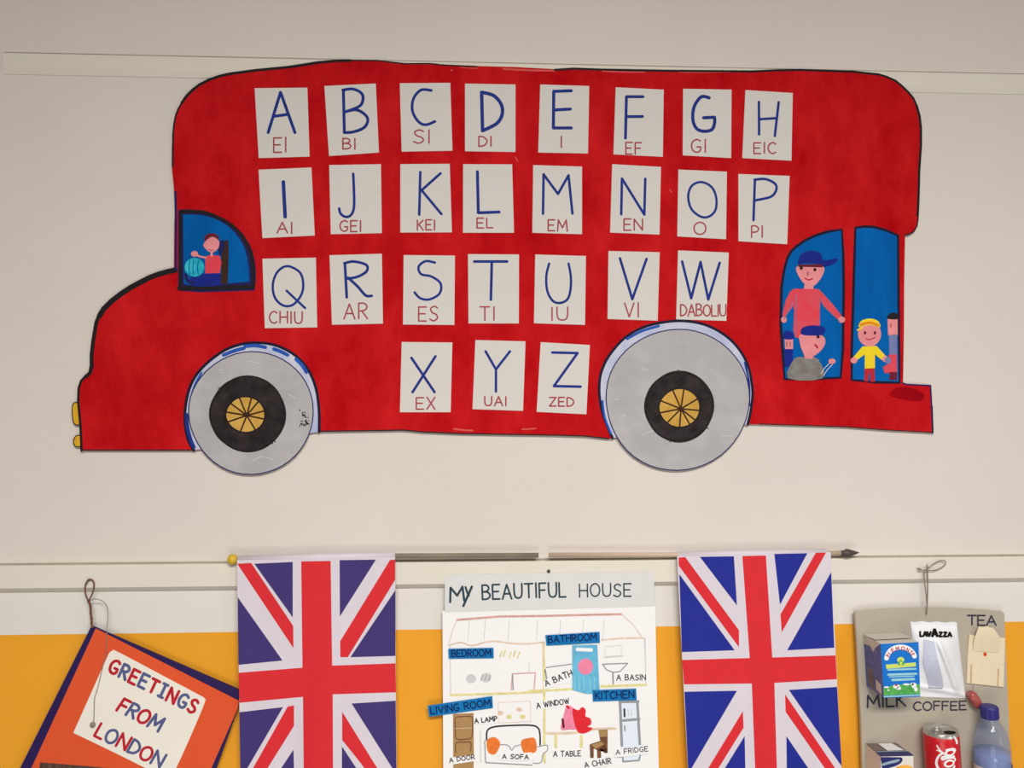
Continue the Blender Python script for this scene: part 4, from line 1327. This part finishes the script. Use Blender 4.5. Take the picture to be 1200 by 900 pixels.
def fn(b):
    b.slab(kc.all([(572, 175), (632, 190), (720, 215), (830, 208), (884, 206), (872, 640), (715, 622), (548, 604), (556, 380)]), BF + .0003, BF + .0034, 'teapaper')
part('pocket', te, fn)
def fn(b):
    rows = [(104, .0100, 658, 778), (140, .0098, 640, 808), (185, .0088, 624, 838), (250, .0066, 606, 840), (322, .0037, 604, 834)]
    vs = []
    for y, dz, x0, x1 in rows:
        for i in range(9):
            t = i / 8
            vs.append(P(*kc((x0 + (x1 - x0) * t, y + t * (16 if y > 110 else 10) + (5 * math.sin(t * 9) if y < 110 else 0))), BF + dz + .0012 * math.sin(t * math.pi)))
    b.add(vs, [[j * 9 + i, j * 9 + i + 1, (j + 1) * 9 + i + 1, (j + 1) * 9 + i] for j in range(4) for i in range(8)], 'teapaper')
part('flap', te, fn, 'folded open flap')
def fn(b): b.ellipse(*kc((708, 350)), 2.2, 2.6, BF + .0038, 'orangec', 14); b.ellipse(*kc((708, 352)), 1.3, 1.6, BF + .0039, 'let_red', 14)
part('dot', te, fn, 'red printed dot')
for s in ([(588, 440), (584, 600)], [(826, 480), (820, 630)]):
    def fn(b): b.stroke(kc.all(s), 1.6, BF + .0037, 'teatan')
    part('tan_fold', te, fn, 'tan side fold')
def fn(b): b.tube([P(*kc(p), BF + .0042) for p in [(614, 600), (620, 640), (614, 680)]], .0004, 'paper', 6)
part('thread', te, fn, 'fine white thread')

# red wrapped sweet beside the bottle cap
b = MB()
a, c = P(*kc((572, 682)), .027), P(*kc((664, 822)), .030)
L = (c - a).length
b.lathe([(.0001, 0), (.0056, .0006), (.0078, L * .12), (.0088, L * .4), (.0086, L * .65), (.0066, L * .92), (.0036, L), (.0001, L)], a, c - a, 'redtag', 20)
tag(b.build('wrapped_sweet', smooth=True), 'small shiny dull-red wrapper between the tea envelope and blue bottle cap', 'sweet')

# cola can
kn = K(1070, 820, 9.23)
CY = .050
can_top = P(*kn((296, 320)), CY)
can_r = .0285
cn = thing('drink_can', can_top + Vector((0, 0, -.115)), 'red and white opened cola can fixed to the grey board left of the bottle', 'can')
ax = Vector((-.05, 0, 1)).normalized()
cbase = can_top - ax * .115


def fn(b):
    b.lathe([(.022, .001), (.0262, .006), (can_r, .012), (can_r, .106), (.0276, .1092)], cbase, ax, 'can', 48)
    b.lathe([(.0001, .004), (.018, .003), (.022, .001)], cbase, ax, 'alu', 48)
part('body', cn, fn, smooth=True)


def fn(b):
    b.lathe([(.0276, .1092), (.0272, .1112), (.0262, .1135), (.0268, .1150), (.0262, .1158), (.0250, .1150), (.0240, .1128), (.0001, .1128)], cbase, ax, 'alu', 48)
part('rim', cn, fn, 'bare aluminium top and rim', True)


def on_lid(dx, dy, h): return cbase + ax * h + Vector((dx, dy, -ax.x / ax.z * dx))
def fn(b): b.add([on_lid(.010 + .0105 * math.cos(t), -.010 + .0068 * math.sin(t), .1131) for t in [2 * math.pi * i / 24 for i in range(24)]], [list(range(24))], 'hole')
part('opening', cn, fn, 'dark open mouth')
def fn(b): b.tube(catmull([on_lid(-.004 + .007 * math.cos(t), .004 + .0055 * math.sin(t), .1142) for t in [2 * math.pi * i / 14 for i in range(15)]], 2), .0011, 'alu', 8)
part('pull_tab', cn, fn, smooth=True)


def on_can(px, py, lift=.0004):
    """point of the can's front surface seen at a pixel"""
    v = ROT @ Vector(((px - 600) / FPX, (450 - py) / FPX, -1.0))
    o = CAMPOS - cbase
    dv, do = v - ax * v.dot(ax), o - ax * o.dot(ax)
    A, B, C = dv.dot(dv), 2 * dv.dot(do), do.dot(do) - (can_r + lift) ** 2
    disc = B * B - 4 * A * C
    if disc < 0: disc = 0
    return CAMPOS + v * ((-B - math.sqrt(disc)) / (2 * A))


def can_stroke(b, pts, w, m, smooth=True, lift=.0004):
    pts = catmull(pts, 6) if smooth else pts
    pts = kn.all(pts)
    vs = []
    for i, p in enumerate(pts):
        a, c = pts[max(i - 1, 0)], pts[min(i + 1, len(pts) - 1)]
        dx, dy = c[0] - a[0], c[1] - a[1]
        L = math.hypot(dx, dy) or 1
        t = i / (len(pts) - 1)
        ww = w * (.7 + .3 * math.sin(math.pi * min(1, max(0, t))))
        for s in (1, -1):
            vs.append(on_can(p[0] - s * dy / L * ww / 2, p[1] + s * dx / L * ww / 2, lift))
    b.add(vs, [[2 * i, 2 * i + 1, 2 * i + 3, 2 * i + 2] for i in range(len(pts) - 1)], m)


def fn(b):                                    # white script running up the can: the visible end of "Coca-Cola"
    W = 2.4
    can_stroke(b, [(335, 575), (300, 590), (268, 625), (252, 680), (268, 735), (310, 765), (370, 770), (425, 755)], 3.0, 'white')   # capital C
    can_stroke(b, [(255, 490), (275, 525), (305, 562), (330, 580), (345, 600)], 1.8, 'white')                                          # its swash
    can_stroke(b, [(252, 545), (275, 552), (300, 566)], 1.4, 'white')
    for cx, cy, rx, ry in ((392, 690, 46, 30), (400, 572, 44, 27)):                                                                     # o, a
        can_stroke(b, [(cx + rx * math.cos(t) + 10 * math.sin(t), cy + ry * math.sin(t) - 14 * math.cos(t)) for t in [2 * math.pi * i / 12 + .4 for i in range(14)]], W, 'white')
    can_stroke(b, [(448, 668), (455, 640), (430, 628), (370, 632), (322, 645), (310, 632), (330, 618), (390, 610), (452, 612)], W, 'white')   # l
    can_stroke(b, [(352, 545), (400, 536), (440, 532), (455, 545), (448, 565)], W, 'white')                                             # tail of the a
    can_stroke(b, [(400, 760), (440, 735), (452, 710)], 2.0, 'white')
part('script_lettering', cn, fn, 'white flowing script')
def fn(b):
    can_stroke(b, [(250, 432), (310, 440), (375, 440)], 1.6, 'redpale', False)
    can_stroke(b, [(440, 395), (468, 440), (474, 480)], 2.6, 'white', True)
part('small_print', cn, fn, 'pale small print and white stripe')

# water bottle
bt_top = P(*kn((822, 60)), .050)
bax = Vector((-0.045, 0, 1)).normalized()
BH = .185
bb = bt_top - bax * BH
bo = thing('water_bottle', bb, 'clear bluish plastic water bottle with dark blue cap at the edge of the grey board', 'bottle')
s_ = .00128 / 9.23 * 1.06            # metres per crop pixel at that depth


def hy(y): return BH - (y - 60) * .000151


SC = .97
prof = [(.0001, .002), (.022, .002), (.028, .008), (.0295, .02), (.0285, .03), (.0295, .04), (.0285, .052), (.0297, .066), (.0300, hy(690)), (.0303, hy(600)), (.0302, hy(520)), (.0290, hy(440)), (.0268, hy(380)), (.0240, hy(332)), (.0206, hy(290)), (.0172, hy(255)), (.0145, hy(230)), (.0126, hy(212)), (.0122, hy(200)), (.0122, hy(190))]
prof = [(r * (SC if r > .015 else 1), h) for r, h in prof]


def fn(b): b.lathe(prof, bb, bax, 'bottle', 48)
part('bottle_body', bo, fn, 'clear bluish plastic', True)
def fn(b): b.lathe([(r * .95, h) for r, h in prof if h <= hy(612)] + [(.0294 * .95, hy(570)), (.0001, hy(570))], bb, bax, 'water', 48)
part('water', bo, fn, 'pale blue water', True)
def fn(b):
    b.lathe([(.0121, hy(222)), (.0146, hy(216)), (.0146, hy(205)), (.0121, hy(200))], bb, bax, 'bottle', 40)
part('neck_ring', bo, fn, smooth=True)


def fn(b):
    n = 60
    vs, fs = [], []
    rr = [(.0132, hy(200)), (.0140, hy(190)), (.0140, hy(85)), (.0130, hy(66)), (.0001, hy(60))]
    u = Vector((1, 0, 0)); u = (u - bax * u.dot(bax)).normalized(); w_ = bax.cross(u)
    for r, h in rr:
        for k in range(n):
            a = 2 * math.pi * k / n
            q = r * (1 + (.03 if k % 2 and r > .013 else 0))
            vs.append(bb + bax * h + (u * math.cos(a) + w_ * math.sin(a)) * q)
    for i in range(len(rr) - 1):
        for k in range(n): fs.append([i * n + k, i * n + (k + 1) % n, (i + 1) * n + (k + 1) % n, (i + 1) * n + k])
    b.add(vs, fs, 'capb')
part('bottle_cap', bo, fn, 'dark blue ridged screw cap')
def fn(b): b.lathe([(.0297, .062), (.0297, hy(712))], bb, bax, 'paper', 48)
part('bottle_label', bo, fn, 'white wrap label', True)

# small juice box
kj = K(1000, 840, 12)
JF = .072
jq = [kj((388, 560)), kj((842, 548)), (1071.5, 960), (1033, 960)]
jf, jb = box_from_front(jq, JF, BF + .0006)
jx = thing('juice_box', P(1050, 960, JF), 'white, navy and orange drink box left of the cola can', 'carton')


def fn(b):
    b.add(jf, [[0, 1, 2, 3]], 'juicewh'); b.add(jb, [[3, 2, 1, 0]], 'juicewh')
    b.add(jf + jb, [[0, 3, 7, 4], [1, 5, 6, 2], [3, 2, 6, 7]], 'juicewh')
    b.add(jf + jb, [[0, 4, 5, 1]], 'juicetop')
part('body', jx, fn)


def fn(b):
    tl, tr_, TR, TL = jf[0], jf[1], jb[1], jb[0]
    g = lambda u, v, h=.0006: tl + (tr_ - tl) * u + (TL - tl) * v + Vector((0, 0, h))
    b.add([g(-.02, -.02), g(1.02, -.02), g(1.02, .3, .0004), g(-.02, .3, .0004)], [[0, 1, 2, 3]], 'juicenv')
    b.add([g(0, .3, .0008), g(1.0, .3, .0008), g(1.0, .36, .0008), g(0, .36, .0008)], [[0, 1, 2, 3]], 'juicegr')
    b.add([g(.40, .38, .0010), g(.92, .38, .0010), g(.80, .92, .0012), g(.36, .92, .0012)], [[0, 1, 2, 3]], 'white')
    b.add([g(0, .4, .0010), g(.3, .4, .0010), g(.3, .95, .0010), g(0, .95, .0010)], [[0, 1, 2, 3]], 'juicetop')
part('lid', jx, fn, 'navy and white box top with white square')


def fn(b):
    d = JF + .0003
    b.poly(catmull(kj.all([(390, 566), (520, 568), (660, 570), (692, 590), (686, 625), (660, 655), (600, 690), (500, 720), (410, 730), (396, 640)]), 3, True), d, 'juicenv')
    b.poly(catmull(kj.all([(400, 664), (470, 636), (560, 612), (640, 596), (650, 615), (610, 640), (520, 660), (408, 690)]), 3, True), d + .0001, 'juicegr')
    b.poly(kj.all([(398, 566), (690, 562), (700, 556), (398, 560)]), d + .0001, 'white')
    b.poly(catmull(kj.all([(600, 722), (650, 692), (720, 676), (790, 684), (832, 720), (838, 900), (600, 900)]), 3, True), d, 'juiceor')
    b.poly(kj.all([(410, 735), (580, 725), (580, 900), (415, 900)]), d, 'juicegr')
part('front_print', jx, fn, 'navy swoosh and orange fruit print')
